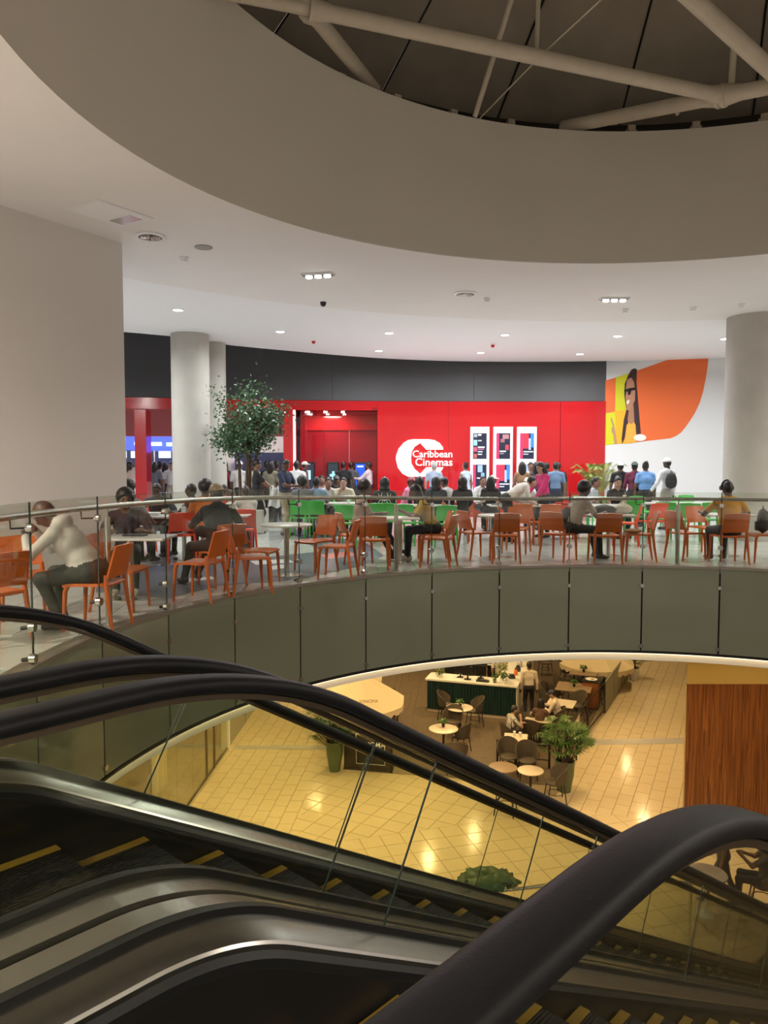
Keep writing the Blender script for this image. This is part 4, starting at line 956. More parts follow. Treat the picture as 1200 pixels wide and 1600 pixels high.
# ================================================================ CEILING FIXTURES
def cpt(px, py, z=CZ): return atz(px, py, z)
lens = emat('cool lamp lens', (1, .97, .92), 9)
ringm = MB().lathe([(.10, 0), (.10, -.012), (.125, -.015), (.125, 0)], (0, 0, 0), 24, cap=False).mesh('ring', M['white'], 40); lensm = MB().lathe([(.10, -.004), (.10, -.009)], (0, 0, 0), 24).mesh('lens', lens)
dl = [(278, 484, 'downlight nearest the left wall edge'), (438, 518, 'downlight above the indoor tree'), (608, 520, 'downlight above the cinema sign, near row'), (592, 548, 'downlight in front of the charcoal band left of centre'), (751, 551, 'downlight in front of the charcoal band, middle one'), (789, 523, 'downlight above the poster displays, near row'), (906, 553, 'downlight at the right end of the charcoal band'), (965, 525, 'downlight above the mural, near row')]
pts = []
for px, py, l in dl:
    p = cpt(px, py, CZ+.035); r = tag(link(ringm, 'downlight', None, p), 'round recessed '+l, 'downlight', 'food court downlights'); link(lensm, 'lens', r); pts.append(p)
extra = [(-6.5, 14.5), (-7.5, 17.5), (8.6, 19.6), (9.5, 16.5), (11, 13), (-5.8, 11.5), (.2, 14.3), (2.9, 16.2), (-2.6, 16.0), (5.8, 16.6)]
for p in pts: area('court_lamp', (p.x, p.y, p.z-.04), COURT_W*(.45 if p.x < -3 else 1.0), .26, COOL, spread=2.9)
for x, y in extra[:6]:
    p = Vector((x, y, CZ+.035)); r = tag(link(ringm, 'downlight', None, p), 'round recessed downlight outside the picture', 'downlight', 'food court downlights beyond the frame'); link(lensm, 'lens', r); area('court_lamp', (x, y, p.z-.04), COURT_W*(1.8 if x < -7 else 1.0), .26, COOL, spread=2.9)
for x, y in ((-6.6, 4.6), (-5.8, 1.4), (-5.0, -2.6), (-1.0, -5.0), (4.6, -4.6), (9.8, -2.2), (12.4, 4.2), (11.8, 9.2)):
    p = Vector((x, y, CZ)); r = tag(link(ringm, 'downlight', None, p), 'round recessed downlight above the walkway behind the viewer', 'downlight', 'walkway downlights behind the viewer'); link(lensm, 'lens', r); area('walkway_lamp', (x, y, p.z-.04), NEAR_W, .26, (1, .88, .75), spread=2.9)
def triple(px, py, label, rz):
    p = cpt(px, py); o = tag(empty('triple_spotlight', p, rz), label, 'spotlight'); MB().bbox((-.27, -.1, -.03), (.27, .1, .0), .005).build('frame', M['white'], o); MB().box((-.25, -.08, -.034), (.25, .08, -.029)).build('recess', M['black'], o)
    for k in (-.16, 0, .16): MB().lathe([(.06, -.034), (.055, -.06), (.05, -.062)], (k, 0, 0), 16).build('lamp', emat('spot lens', (1, .95, .86), 6), o)
    area('spot_lamp', (p.x, p.y, p.z-.08), COURT_W*.55, .3, (1, .94, .85), spread=2.2)
triple(497, 428, 'triple square spotlight in the ceiling left of centre', -.25); triple(960, 466, 'triple square spotlight in the ceiling right of centre', 0)
def grille(px, py, label, r=.27, dark=True):
    p = cpt(px, py); o = tag(empty('round_diffuser', p), label, 'air diffuser'); MB().lathe([(r, 0), (r, -.02), (r*.8, -.03), (r*.8, 0)], n=32, cap=False).build('rim', M['white'], o, smooth=40); MB().lathe([(.01, -.004), (r*.8, -.006)], n=32).build('throat', M['black'], o)
    for k in (.6, .4, .2): MB().lathe([(r*k, -.01), (r*(k+.10), -.03), (r*(k+.08), -.034), (r*k-.005, -.014)], n=28, cap=False).build('vane', M['chrome'], o, smooth=40)
grille(235, 368, 'round metal air diffuser near the left wall', .20); grille(727, 458, 'round dark air diffuser in the ceiling at centre', .21)
p = cpt(172, 333); o = tag(MB().bbox((-.42, -.32, -.018), (.42, .32, 0), .004).build('access_panel', M['white']), 'white rectangular access panel in the ceiling by the left wall', 'access panel'); o.location = p; o.rotation_euler = (0, 0, 1.0)
MB().box((-.38, -.28, -.021), (.38, .28, -.018)).build('door', M['ceil2'], o); MB().box((.14, -.2, -.024), (.34, .2, -.021)).build('vent', M['chrome'], o)
def puckthing(px, py, label, name, prof, m, cat):
    o = tag(MB().lathe(prof, n=20).build(name, m, smooth=40), label, cat); o.location = cpt(px, py); return o
puckthing(318, 386, 'flat grey ceiling speaker disc', 'ceiling_speaker', [(.13, 0), (.13, -.012), (.11, -.018), (.01, -.018)], mat('grey speaker', (.35, .33, .31), .6), 'speaker')
smk = [(.07, 0), (.07, -.02), (.05, -.035), (.045, -.07), (.01, -.075)]
for px, py, l in ((288, 402, 'smoke detector beside the left wall'), (761, 466, 'smoke detector by the centre diffuser'), (1083, 480, 'smoke detector left of the right column'), (1158, 475, 'smoke detector above the right column'), (977, 483, 'smoke detector under the right triple spotlight')): puckthing(px, py, 'small white '+l, 'smoke_detector', smk, M['white'], 'detector')
puckthing(505, 472, 'small dark dome camera in the ceiling', 'dome_camera', [(.06, 0), (.06, -.03), (.045, -.07), (.01, -.09)], M['black'], 'camera')
for px, py, l in ((490, 533, 'small red sprinkler cap left of centre'), (770, 539, 'red alarm beacon above the sign wall')): puckthing(px, py, l, 'red_beacon', [(.05, 0), (.05, -.02), (.035, -.06), (.01, -.07)], mat('red lens', (.6, .02, .03), .3), 'beacon')
# ================================================================ CINEMA DETAILS
YW = 23.98
def wq(px, py, off): return atY(px, py, YW-.02-off)
LIT = emat('sign white', (1, .95, .93), 1.15)
sg = tag(empty('cinema_sign'), 'glowing white cinema logo sign on the red wall', 'sign')
C_ = [(610, 300), (850, 300), (850, 270), (800, 205), (720, 162), (640, 152), (420, 152), (345, 165), (280, 205), (210, 290), (175, 390), (172, 440), (200, 560), (270, 650), (350, 690), (700, 690), (780, 650), (830, 600), (855, 555), (610, 555), (523, 650), (440, 580), (395, 500), (388, 420), (400, 330), (440, 260), (523, 205)]
q = [wq(600+x/9.23, 670+y/9.23, .05) for x, y in C_]
MB().slab(q, (0, -.05, 0)).build('letter_c', LIT, sg)
def wtext(t, x0, x1, yc, hgt, nm):
    me = text_mesh(t, 1.0, .02, .004); me.materials.append(LIT); xs_ = [v.co.x for v in me.vertices]; w = max(xs_)-min(xs_)
    a = wq(600+x0/9.23, 670+yc/9.23, .07); b = wq(600+x1/9.23, 670+yc/9.23, .07); k = (b.x-a.x)/w
    o = link(me, nm, sg, ((a.x+b.x)/2, a.y, a.z)); o.rotation_euler = (PI/2, 0, 0); o.scale = (k, k*1.0, 1)
wtext('Caribbean', 415, 985, 368, 90, 'lettering'); wtext('Cinemas', 452, 985, 485, 90, 'lettering')
halo = emat('sign backlight', (1, .25, .22), .9)
for k in range(1): pass
area('sign_glow', wq(660, 716, .55), 10, 1.6, (1, .85, .82), rot=(-PI/2, 0, 0), size_y=.8)
scr = {}
def col(c, s=.8): 
    return emat('screen %.2f %.2f %.2f' % c, c, s)
def display(x0, x1, label, specs):
    o = tag(empty('poster_display'), label, 'display'); a = wq(x0, 667, .03); b = wq(x1, 780, .03)
    MB().bbox((a.x, a.y-.06, max(b.z, .35)), (b.x, a.y+.03, a.z), .01).build('frame', mat('display white', (.75, .76, .78), .35, emit=(.8, .85, .9), es=.25), o)
    for (y0, y1, items) in specs:
        def R(fx0, fx1, fy0, fy1, off):
            l = a.x+.14*(b.x-a.x); r = b.x-.14*(b.x-a.x); zt = wq(x0, y0, .03).z; zb = wq(x0, y1, .03).z
            return (lerp(l, r, fx0), a.y-.06-off, lerp(zt, zb, fy1)), (lerp(l, r, fx1), a.y-.06, lerp(zt, zb, fy0))
        s_ = MB().box(*R(0, 1, 0, 1, .004)).build('screen', col((.008, .010, .03), 1.0), o)
        for (f0, f1, g0_, g1_, c) in items: MB().box(*R(f0, f1, g0_, g1_, .007)).build('graphic', col(c, .9), s_)
PK = (.9, .03, .12); WT = (.8, .85, .9); BL = (.05, .2, .8); GR = (.35, .38, .45); SK = (.3, .6, .75)
listing = [(.06, .3, .03, .16, GR), (.36, .6, .03, .10, WT), (.04, .3, .26, .48, SK), (.36, .62, .27, .31, WT), (.04, .3, .54, .72, (.5, .08, .15)), (.36, .85, .52, .57, WT), (.36, .7, .70, .74, WT), (.06, .28, .80, .97, (.45, .1, .08)), (.36, .66, .80, .84, WT), (.36, .8, .6, .64, (.5, .15, .3))]
poster = [(0, .2, 0, 1, PK), (.45, .9, .05, .22, (.45, .2, .22)), (.3, .6, .22, .36, (.3, .12, .14)), (.65, .9, .45, .65, (.5, .05, .08)), (.25, .7, .68, .73, WT), (.25, .55, .78, .81, GR)]
abstract = [(0, .2, 0, 1, PK), (.2, .62, 0, .6, (.55, .03, .06)), (.75, 1, 0, .55, BL), (.62, .78, .2, .65, (.35, .5, .85)), (.25, .95, .70, .74, WT), (.25, .6, .80, .83, WT)]
dark_p = [(0, .2, 0, 1, PK), (.35, .7, .02, .28, (.3, .45, .7)), (.6, .85, .3, .45, (.2, .4, .6)), (.3, .9, .48, .52, WT)]
display(734.9, 763.5, 'left white poster display showing a screening list', [(677, 717, listing), (726, 768, dark_p)])
display(771, 800, 'middle white poster display with a dark and pink poster', [(677, 717, poster), (726, 768, abstract)])
display(808, 837, 'right white poster display with red and blue posters', [(677, 717, abstract), (726, 768, dark_p)])
def kiosk(px, label, c):
    Y = 24.9; o = tag(empty('ticket_kiosk', (fx(px, Y, 1), Y, 0)), label, 'kiosk'); MB().bbox((-.17, -.12, 0), (.17, .12, .75), .02).build('pedestal', M['black'], o); h_ = MB().bbox((-.19, -.06, .75), (.19, .08, 1.72), .02).build('housing', M['black'], o)
    MB().box((-.155, -.066, .85), (.155, -.06, 1.66)).build('screen', col(c[0], .7), h_)
    for (x0, x1, z0, z1, cc) in c[1]: MB().box((x0, -.07, z0), (x1, -.066, z1)).build('graphic', col(cc, 1.0), h_)
kiosk(483, 'left ticket kiosk in the red recess', ((.02, .03, .05), [(-.08, .06, 1.15, 1.45, (.35, .55, .6))])); kiosk(520.5, 'middle ticket kiosk with pale symbol on its screen', ((.02, .035, .045), [(-.10, .08, 1.25, 1.33, (.3, .6, .65)), (-.03, .05, 1.15, 1.42, (.25, .5, .55))])); kiosk(563, 'right ticket kiosk with bright blue screen', ((.02, .10, .75), [(-.1, .1, 1.55, 1.6, (.5, .7, .9))]))
# ================================================================ INDOOR TREE AND PALM
def tree(px, Y):
    o = tag(empty('ficus_tree', (fx(px, Y), Y, 0)), 'leafy indoor ficus tree in front of the concrete column', 'tree'); rnd = random.Random(12)
    MB().bbox((-.42, -.42, 0), (.42, .42, .55), .03).build('planter', M['conc'], o); MB().box((-.37, -.37, .5), (.37, .37, .56)).build('soil', M['soil'], o)
    tips = []; tk = MB()
    for (bx, by, tx, ty, th) in ((-.16, 0, -.42, .1, 2.5), (.02, .08, .1, 0, 2.7), (.14, -.05, .38, -.1, 2.55), (-.02, -.1, .02, -.2, 2.4)):
        b = Vector((bx, by, .5)); t = Vector((tx, ty, th)); m_ = b.lerp(t, .5)+Vector((-bx*.5, .03, .1)); tk.tube([b, m_, t], [.045, .035, .02], 8)
        for k in range(12):
            s_ = m_.lerp(t, rnd.uniform(.05, 1)); a = rnd.random()*2*PI; e = s_+Vector((math.cos(a)*rnd.uniform(.2, .55), math.sin(a)*rnd.uniform(.2, .5), rnd.uniform(.1, .75))); tk.tube([s_, (s_+e)/2+Vector((0, 0, .06)), e], [.014, .01, .004], 5); tips.append((s_, e))
    tk.build('trunk', M['bark'], o, smooth=50)
    lf = MB()
    for s_, e in tips:
        for k in range(88):
            c = s_.lerp(e, rnd.uniform(.35, 1.25))+Vector((rnd.gauss(0, .16), rnd.gauss(0, .16), rnd.gauss(0, .13))); d = Vector((rnd.gauss(0, 1), rnd.gauss(0, 1), rnd.gauss(-.6, .6))).normalized(); w = d.cross(Vector((rnd.gauss(0, 1), rnd.gauss(0, 1), rnd.gauss(0, 1)))).normalized(); L = rnd.uniform(.07, .12)
            lf.add([c, c+d*L*.45+w*L*.24, c+d*L, c+d*L*.45-w*L*.24], [(0, 1, 2, 3)])
    tag(lf.build('leaves', M['leafd'], o), kind='stuff'); return o
tr = tree(388, 18.2)
tr.scale = (1.02, 1.0, 1.03)
def areca(px, Y, label):
    o = tag(empty('areca_palm', (fx(px, Y), Y, 0)), label, 'plant'); rnd = random.Random(3); MB().lathe([(.2, 0), (.27, .5), (.28, .52), (.24, .52), (.23, .46)], n=24).build('pot', M['white'], o, smooth=40); MB().lathe([(.01, .46), (.24, .46)], n=18).build('soil', M['soil'], o)
    for i in range(22):
        a = rnd.random()*2*PI; R = rnd.uniform(.35, .85); H = rnd.uniform(.6, 1.25); pth = [Vector((R*f*math.cos(a), R*f*math.sin(a), .46+H*math.sin(f*1.9))) for f in (0, .2, .4, .6, .8, 1)]
        mb = MB(); mb.tube(pth, .006, 4)
        for j in range(26):
            f = .25+.75*j/25; k = min(int(f*5), 4); b = pth[k].lerp(pth[k+1], f*5-k); t = (pth[k+1]-pth[k]).normalized(); sd = t.cross(Vector((0, 0, 1))).normalized()
            for s_ in (-1, 1): L = .24*(1-.5*abs(f-.5)); e = b+(sd*s_*.8+t*.6-Vector((0, 0, .25))).normalized()*L; mb.add([b, (b+e)/2+t*.012, e, (b+e)/2-t*.012], [(0, 1, 2, 3)])
        mb.build('frond', M['leafy'], o)
areca(932, 22.6, 'feathery areca palm in front of the red and white wall corner')
# ================================================================ FOOD COURT FURNITURE
def chair_parts(nm, m):
    r = empty('plastic_chair')
    def seat(u, v):
        x = (u-.5)*.44*(1-.06*(1-v)); y = (v-.5)*.43; return Vector((x, y, .445-.014*math.cos((u-.5)*PI)*math.cos((v-.5)*2.2)-.03*max(0, v-.85)*3))
    MB().sheet(seat, 8, 8, .028).build('seat', m, r, smooth=40)
    def back(u, v):
        x = (u-.5)*lerp(.425, .40, v); return Vector((x, -.215-.085*v-.035*math.cos((u-.5)*PI), lerp(.52, .825, v)-.012*abs(u-.5)*2))
    MB().sheet(back, 10, 6, .020).build('backrest', m, r, smooth=40)
    for s_ in (-1, 1):
        MB().tube([(s_*.20, -.20, .54), (s_*.205, -.205, .45), (s_*.215, -.235, .22), (s_*.225, -.27, 0)], [.020, .024, .020, .015], 8).build('leg', m, r, smooth=50)
        MB().tube([(s_*.195, .17, .445), (s_*.205, .195, .38), (s_*.21, .205, .2), (s_*.215, .215, 0)], [.026, .024, .019, .015], 8).build('leg', m, r, smooth=50)
    MB().tube([(-.2, -.205, .445), (.2, -.205, .445)], .016, 6).build('rear_bar', m, r)
    kids_of(r); return [r, False]
PROTO = {k: chair_parts(k, M[k]) for k in ('orange', 'green', 'orangered')}
def chair(c, px, Y, face, label):
    pr = PROTO[c]; o = pr[0] if not pr[1] else copy_tree(pr[0]); pr[1] = True
    o.location = (fx(px, Y), Y, 0); o.rotation_euler = (0, 0, -math.radians(face))
    tag(o, label, 'chair', {'orange': 'orange food court chairs', 'green': 'green food court chairs', 'orangered': 'coral red food court chairs'}[c]); return o
def table(px, Y, label, r=.36, sq=None, h=.74, rot=0):
    o = tag(empty('pedestal_table', (fx(px, Y), Y, 0), rot), label, 'table', 'food court tables')
    if sq: MB().bbox((-sq[0]/2, -sq[1]/2, h-.03), (sq[0]/2, sq[1]/2, h), .008).build('tabletop', M['tabletop'], o)
    else: MB().lathe([(r-.02, h-.03), (r, h-.022), (r, h-.006), (r-.012, h)], n=36).build('tabletop', M['tabletop'], o, smooth=40)
    for dx in ([0] if not sq or sq[0] < 1 else [-sq[0]*.32, sq[0]*.32]):
        MB().lathe([(.038, .02), (.038, h-.03)], (dx, 0, 0), 18).build('pedestal', M['chrome'], o, smooth=40); MB().lathe([(.22, 0), (.22, .012), (.05, .028)], (dx, 0, 0), 28).build('base_plate', M['chrome'], o, smooth=40)
    return o
C = chair
# near row, left to right
C('orange', -14, 6.75, -60, 'orange chair cut off by the left picture edge'); C('orange', 38, 7.9, 150, 'orange chair facing the viewer behind the hooded guest')
C('orange', 150, 7.35, -85, 'orange chair the guest in the white hoodie sits on'); C('orange', 192, 8.35, 95, 'orange chair with its back to the hooded guest, facing right')
C('orange', 312, 8.95, -75, 'empty orange chair near the glass left of the black shirt guest'); C('orange', 346, 10.05, -40, 'orange chair of the guest with the tan cap'); C('orange', 391, 9.45, 65, 'orange chair squeezed behind the tan cap guest, nearest the glass'); C('orange', 405, 10.2, 100, 'orange chair left of the empty round table')
C('orange', 492, 11.5, -140, 'orange chair behind the empty round table, facing the viewer'); C('orange', 526, 10.75, -80, 'orange chair right of the empty round table, side view')
C('orange', 556, 12.5, 70, 'orange chair of the guest in the beige top'); C('orange', 586, 11.75, 5, 'orange chair with its back to the viewer by the steel post'); C('orange', 683, 11.95, -70, 'orange chair near the glass right of the mustard blouse guest'); C('orange', 676, 12.75, -95, 'orange chair of the guest in the mustard blouse')
C('orange', 745, 13.0, 65, 'orange chair left of the round table below the posters'); C('orange', 788, 12.5, 2, 'orange chair with its back to the viewer below the posters'); C('orange', 806, 13.9, -160, 'orange chair behind the round table below the posters'); C('orange', 822, 15.6, 25, 'orange chair at the long table, left of the pink blouse'); C('orange', 853, 15.4, -5, 'orange chair at the long table below the pink blouse'); C('orange', 727, 18.4, 8, 'orange chair far behind, left of the leaning man'); C('orange', 762, 18.6, -30, 'orange chair far behind with only its edge visible'); C('orange', 716, 15.8, 100, 'orange chair half hidden between the dark hooded guests')
C('orange', 873, 12.75, 40, 'orange chair of the guest in the grey tee'); C('orange', 944, 12.45, 2, 'orange chair with its back to the viewer, black bag on its far side'); C('orange', 996, 12.7, -80, 'orange chair facing left with a paper bag on its seat'); C('orange', 1072, 12.95, 70, 'orange chair right of the steel post'); C('orange', 1137, 12.4, 0, 'orange chair of the guest in the mustard tee'); C('orange', 1100, 14.2, 165, 'orange chair across from the mustard tee guest'); C('orange', 1192, 12.6, -85, 'orange chair with a black backpack at the right edge')
C('orangered', 1016, 15.8, -15, 'coral red chair behind the paper bag'); C('orangered', 976, 15.2, -70, 'coral red chair behind the white carrier bag'); C('orangered', 880, 16.4, 10, 'coral red chair beyond the grey tee guest'); C('orangered', 283, 12.6, -20, 'coral red chair beside the orange shirt guest'); C('orangered', 378, 13.6, -20, 'coral red chair of the small child')
C('orangered', 222, 13.8, 170, 'coral red chair of the black shirt guest at the left')
for px, Y, f, l in ((472, 17.0, 5, 'green chair of the guest in the patterned shirt'), (492, 17.0, -5, 'green chair of the guest in the pale blue shirt'), (546, 15.2, 15, 'green chair in front of the two white tee guests'), (582, 15.8, -10, 'green chair between the beige top and the spider hoodie'), (604, 15.9, 5, 'green chair of the spider hoodie guest'), (640, 15.4, 25, 'green chair beyond the mustard blouse guest'), (694, 15.0, -5, 'green chair with its back to the viewer right of the mustard blouse'), (935, 19.5, 0, 'green chair far away below the palm'), (905, 20.2, 10, 'green chair far away left of the palm'), (1035, 16.3, 10, 'green chair left of the long white table leg'), (1076, 15.9, 20, 'green chair in front of the long white table'), (1097, 16.3, -10, 'green chair by the right column'), (1052, 19.4, 175, 'green chair on the far side of the long white table'), (1000, 19.2, 180, 'green chair below the blue shirt back'), (1078, 19.8, 180, 'green chair below the backpack man'), (985, 17.2, 0, 'green chair left end of the long white table'), (512, 19.0, 180, 'green chair of the left white tee guest'), (538, 19.0, 180, 'green chair of the right white tee guest')): C('green', px, Y, f, l)
table(448, 10.95, 'empty round white table on a steel pedestal near the glass', .37); table(625, 12.45, 'round table between the beige top and the mustard blouse', .34, (.62, .62)); table(780, 13.15, 'empty round table below the posters', .37); table(950, 13.35, 'square table with bags in front of the grey tee guest', sq=(.72, .72)); table(1135, 13.35, 'square table in front of the mustard tee guest', sq=(.72, .72)); table(205, 9.0, 'square table between the hooded guest and the purple shirt guest', sq=(.95, .62))
table(835, 16.6, 'long white table under the leaning man and the pink blouse', sq=(2.0, .7)); table(250, 12.9, 'white table the black shirt guest leans on', sq=(1.3, .7)); table(520, 17.6, 'white table of the two white tee guests', sq=(1.4, .7)); table(640, 16.6, 'white table among the dark hooded guests', sq=(1.6, .7)); table(1050, 17.6, 'long white table among the green chairs at right', sq=(2.6, .75)); table(735, 18.6, 'white table of the far group below the posters', sq=(1.5, .7)); table(930, 16.6, 'white table of the smiling woman in black', sq=(1.2, .7))
table(346, 13.2, 'white table of the family beside the column', sq=(1.0, .65))
# bags and small things
def backpack(loc, rz, label, m):
    o = tag(empty('backpack', loc, rz), label, 'bag')
    def f(u, v):
        a = lerp(0, 2*PI, u); s_ = math.sin(v*PI)**.35; x = .15*math.copysign(abs(math.cos(a))**.7, math.cos(a))*s_; y = .085*math.copysign(abs(math.sin(a))**.7, math.sin(a))*s_; return Vector((x*(1-.25*v), y, .42*v))
    MB().sheet(f, 20, 10, .006).build('body', m, o, smooth=60); MB().bbox((-.10, .06, .05), (.10, .115, .2), .02).build('front_pocket', m, o)
    for s_ in (-1, 1): MB().tube([(s_*.07, -.06, .36), (s_*.09, -.14, .28), (s_*.1, -.12, .14), (s_*.09, -.07, .06)], .014, 6).build('strap', m, o)
    MB().tube([(-.03, 0, .41), (0, 0, .45), (.03, 0, .41)], .008, 6).build('handle', m, o); return o
BK = mat('black nylon', (.014, .014, .015), .6, bump=.3, bscale=60)
backpack((fx(1190, 12.6), 12.6, .46), 1.2, 'black backpack standing on the chair at the right edge', BK)
def bag(loc, s, label, m, rz=0, handles=True):
    o = tag(empty('carrier_bag', loc, rz), label, 'bag'); rnd = random.Random(int(loc[0]*100))
    def f(u, v):
        a = lerp(0, 2*PI, u); k = math.sin(min(1, v*1.0)*PI*.93+.2)**.5; r = 1+.07*math.sin(a*5+v*6); return Vector((s[0]/2*math.copysign(abs(math.cos(a))**.7, math.cos(a))*k*r, s[1]/2*math.copysign(abs(math.sin(a))**.7, math.sin(a))*k*r, s[2]*v))
    MB().sheet(f, 20, 8, .004).build('body', m, o, smooth=60)
    if handles:
        for y in (-1, 1): MB().tube([(-s[0]*.2, y*s[1]*.12, s[2]*.93), (0, y*s[1]*.15, s[2]*1.3), (s[0]*.2, y*s[1]*.12, s[2]*.93)], .008, 6).build('handle', m, o)
PL = mat('cream plastic', (.62, .57, .48), .5)
bag((fx(972, 13.35), 13.35, .74), (.30, .2, .18), 'cream plastic carrier bag on the square table', PL); bag((fx(943, 13.15), 13.15, .74), (.38, .26, .17), 'black rucksack lying on the square table', BK, handles=False); bag((fx(988, 12.75), 12.75, .458), (.28, .22, .07), 'flat brown paper bag on the orange chair seat', mat('kraft paper', (.42, .25, .13), .8), handles=False); bag((fx(884, 12.95), 12.95, .46), (.24, .18, .42), 'black bag hanging behind the grey tee guest', BK, handles=False)
def cup2(px, Y, label, c, z=.74, r=.04, h=.14):
    o = tag(empty('drink_cup', (fx(px, Y), Y, z)), label, 'cup'); MB().lathe([(r*.75, 0), (r, h), (r*.9, h), (r*.7, .01)], n=14).build('body', mat('drink '+str(c), c, .4), o, smooth=40); MB().lathe([(r*1.06, h), (r*1.06, h+.012)], n=14).build('lid', M['white'], o); MB().tube([(0, 0, h), (.012, 0, h+.08)], .004, 5).build('straw', M['white'], o)
cup2(832, 16.45, 'red drink cup on the long table below the posters', (.6, .04, .04)); cup2(975, 16.5, 'tall beige cup in front of the smiling woman', (.5, .38, .25), h=.2); cup2(545, 17.5, 'white drink cup on the table of the white tees', (.7, .7, .7)); cup2(288, 12.8, 'clear water cup on the left white table', (.6, .62, .66)); cup2(656, 16.5, 'red cup on the table of the hooded guests', (.6, .05, .05))
def boxfood(px, Y, label, c, s=(.22, .16, .06), z=.74):
    o = tag(empty('food_box', (fx(px, Y), Y, z)), label, 'food box'); MB().bbox((-s[0]/2, -s[1]/2, 0), (s[0]/2, s[1]/2, s[2]*.6), .006).build('tray', mat('fbox '+str(c), c, .6), o); MB().bbox((-s[0]/2-.005, -s[1]/2-.005, s[2]*.6), (s[0]/2+.005, s[1]/2+.005, s[2]), .006).build('lid', mat('fboxl '+str(c), tuple(min(1, x*1.2) for x in c), .6), o)
boxfood(800, 16.4, 'red tray under the leaning man', (.55, .05, .05)); boxfood(750, 18.6, 'white meal box of the far group', (.7, .68, .64)); boxfood(960, 13.5, 'small coral box on the square table', (.7, .12, .08), (.14, .1, .07)); boxfood(240, 12.8, 'white tray in front of the black shirt guest', (.7, .7, .7)); boxfood(500, 17.5, 'brown food box before the left white tee guest', (.4, .25, .12)); boxfood(213, 9.05, 'dark tablet case on the purple shirt guest table', (.03, .03, .04), (.25, .18, .02))
# ================================================================ PEOPLE
def surfnet(F, org, vox):
    nx, ny, nz = F.shape; cs = (nx-1, ny-1, nz-1); S_ = np.zeros(cs+(3,)); Cn = np.zeros(cs); I = F < 0
    edges = []
    for ax in range(3):
        a = [slice(None)]*3; b = [slice(None)]*3; a[ax] = slice(0, -1); b[ax] = slice(1, None)
        m = I[tuple(a)] != I[tuple(b)]; idx = np.argwhere(m)
        if not len(idx): edges.append((idx, None)); continue
        f0 = F[tuple(a)][m]; f1 = F[tuple(b)][m]; t = f0/(f0-f1); P_ = idx.astype(float); P_[:, ax] += t
        o1, o2 = [k for k in range(3) if k != ax]
        for d1 in (0, -1):
            for d2 in (0, -1):
                c = idx.copy(); c[:, o1] += d1; c[:, o2] += d2; ok = np.all((c >= 0) & (c < np.array(cs)), axis=1)
                np.add.at(S_, tuple(c[ok].T), P_[ok]); np.add.at(Cn, tuple(c[ok].T), 1)
        edges.append((idx, f0 < 0))
    act = Cn > 0; ids = -np.ones(cs, int); ids[act] = np.arange(act.sum()); V = S_[act]/Cn[act][:, None]*vox+org
    Fc = []
    for ax in range(3):
        idx, ins = edges[ax]
        if ins is None: continue
        o1, o2 = [(1, 2), (2, 0), (0, 1)][ax]; q = []
        for d1, d2 in ((0, 0), (-1, 0), (-1, -1), (0, -1)):
            c = idx.copy(); c[:, o1] += d1; c[:, o2] += d2; q.append(c)
        ok = np.all([np.all((c >= 0) & (c < np.array(cs)), axis=1) for c in q], axis=0)
        Q = np.stack([ids[tuple(c[ok].T)] for c in q], 1); fl = ins[ok]
        Q[~fl] = Q[~fl][:, ::-1]; Fc.append(Q)
    return V, np.concatenate(Fc)
def d_caps(P_, a, b, r0, r1):
    a = np.array(a); b = np.array(b); ab = b-a; t = np.clip(((P_-a)@ab)/max(ab@ab, 1e-9), 0, 1); return np.linalg.norm(P_-a-t[:, None]*ab, axis=1)-(r0+(r1-r0)*t)
def d_ell(P_, c, r, Rm):
    q = (P_-np.array(c))@Rm; r = np.array(r); k0 = np.linalg.norm(q/r, axis=1); k1 = np.linalg.norm(q/(r*r), axis=1); return np.where(k1 > 1e-6, k0*(k0-1)/np.maximum(k1, 1e-6), -r.min())
def evalp(P_, prims, k=.012, raw=False):
    D = np.stack([d_caps(P_, *p[2:]) if p[1] == 'c' else d_ell(P_, *p[2:]) for p in prims])
    if raw: return D
    m = D.min(0); return m-k*np.log(np.exp(-(D-m)/k).sum(0))
def meshp(prims, vox, cut=None):
    lo = np.full(3, 1e9); hi = -lo
    for p in prims:
        if p[1] == 'c': pts_ = np.array([p[2], p[3]]); r = max(p[4], p[5])
        else: pts_ = np.array([p[2]]); r = max(p[3])
        lo = np.minimum(lo, pts_.min(0)-r); hi = np.maximum(hi, pts_.max(0)+r)
    lo -= vox*2.5; hi += vox*2.5; n = np.ceil((hi-lo)/vox).astype(int)+1
    g = np.stack(np.meshgrid(*[lo[i]+np.arange(n[i])*vox for i in range(3)], indexing='ij'), -1).reshape(-1, 3)
    F = evalp(g, prims)
    if cut is not None: F = np.maximum(F, cut(g))
    V, Q = surfnet(F.reshape(n), lo, vox); return V, Q
def rotx(a): c, s_ = math.cos(a), math.sin(a); return np.array([[1, 0, 0], [0, c, -s_], [0, s_, c]])
def rotz(a): c, s_ = math.cos(a), math.sin(a); return np.array([[c, -s_, 0], [s_, c, 0], [0, 0, 1]])
def ik(a, b, l1, l2, pole):
    a = np.array(a, float); b = np.array(b, float); d = b-a; L = np.linalg.norm(d); mx = (l1+l2)*.995
    if L > mx: b = a+d/L*mx; d = b-a; L = mx
    x = (l1*l1-l2*l2+L*L)/(2*L); h_ = math.sqrt(max(l1*l1-x*x, 0)); u = d/L; p = np.array(pole, float); p = p-u*(p@u); p /= max(np.linalg.norm(p), 1e-6); return a+u*x+p*h_, b
PM = {}
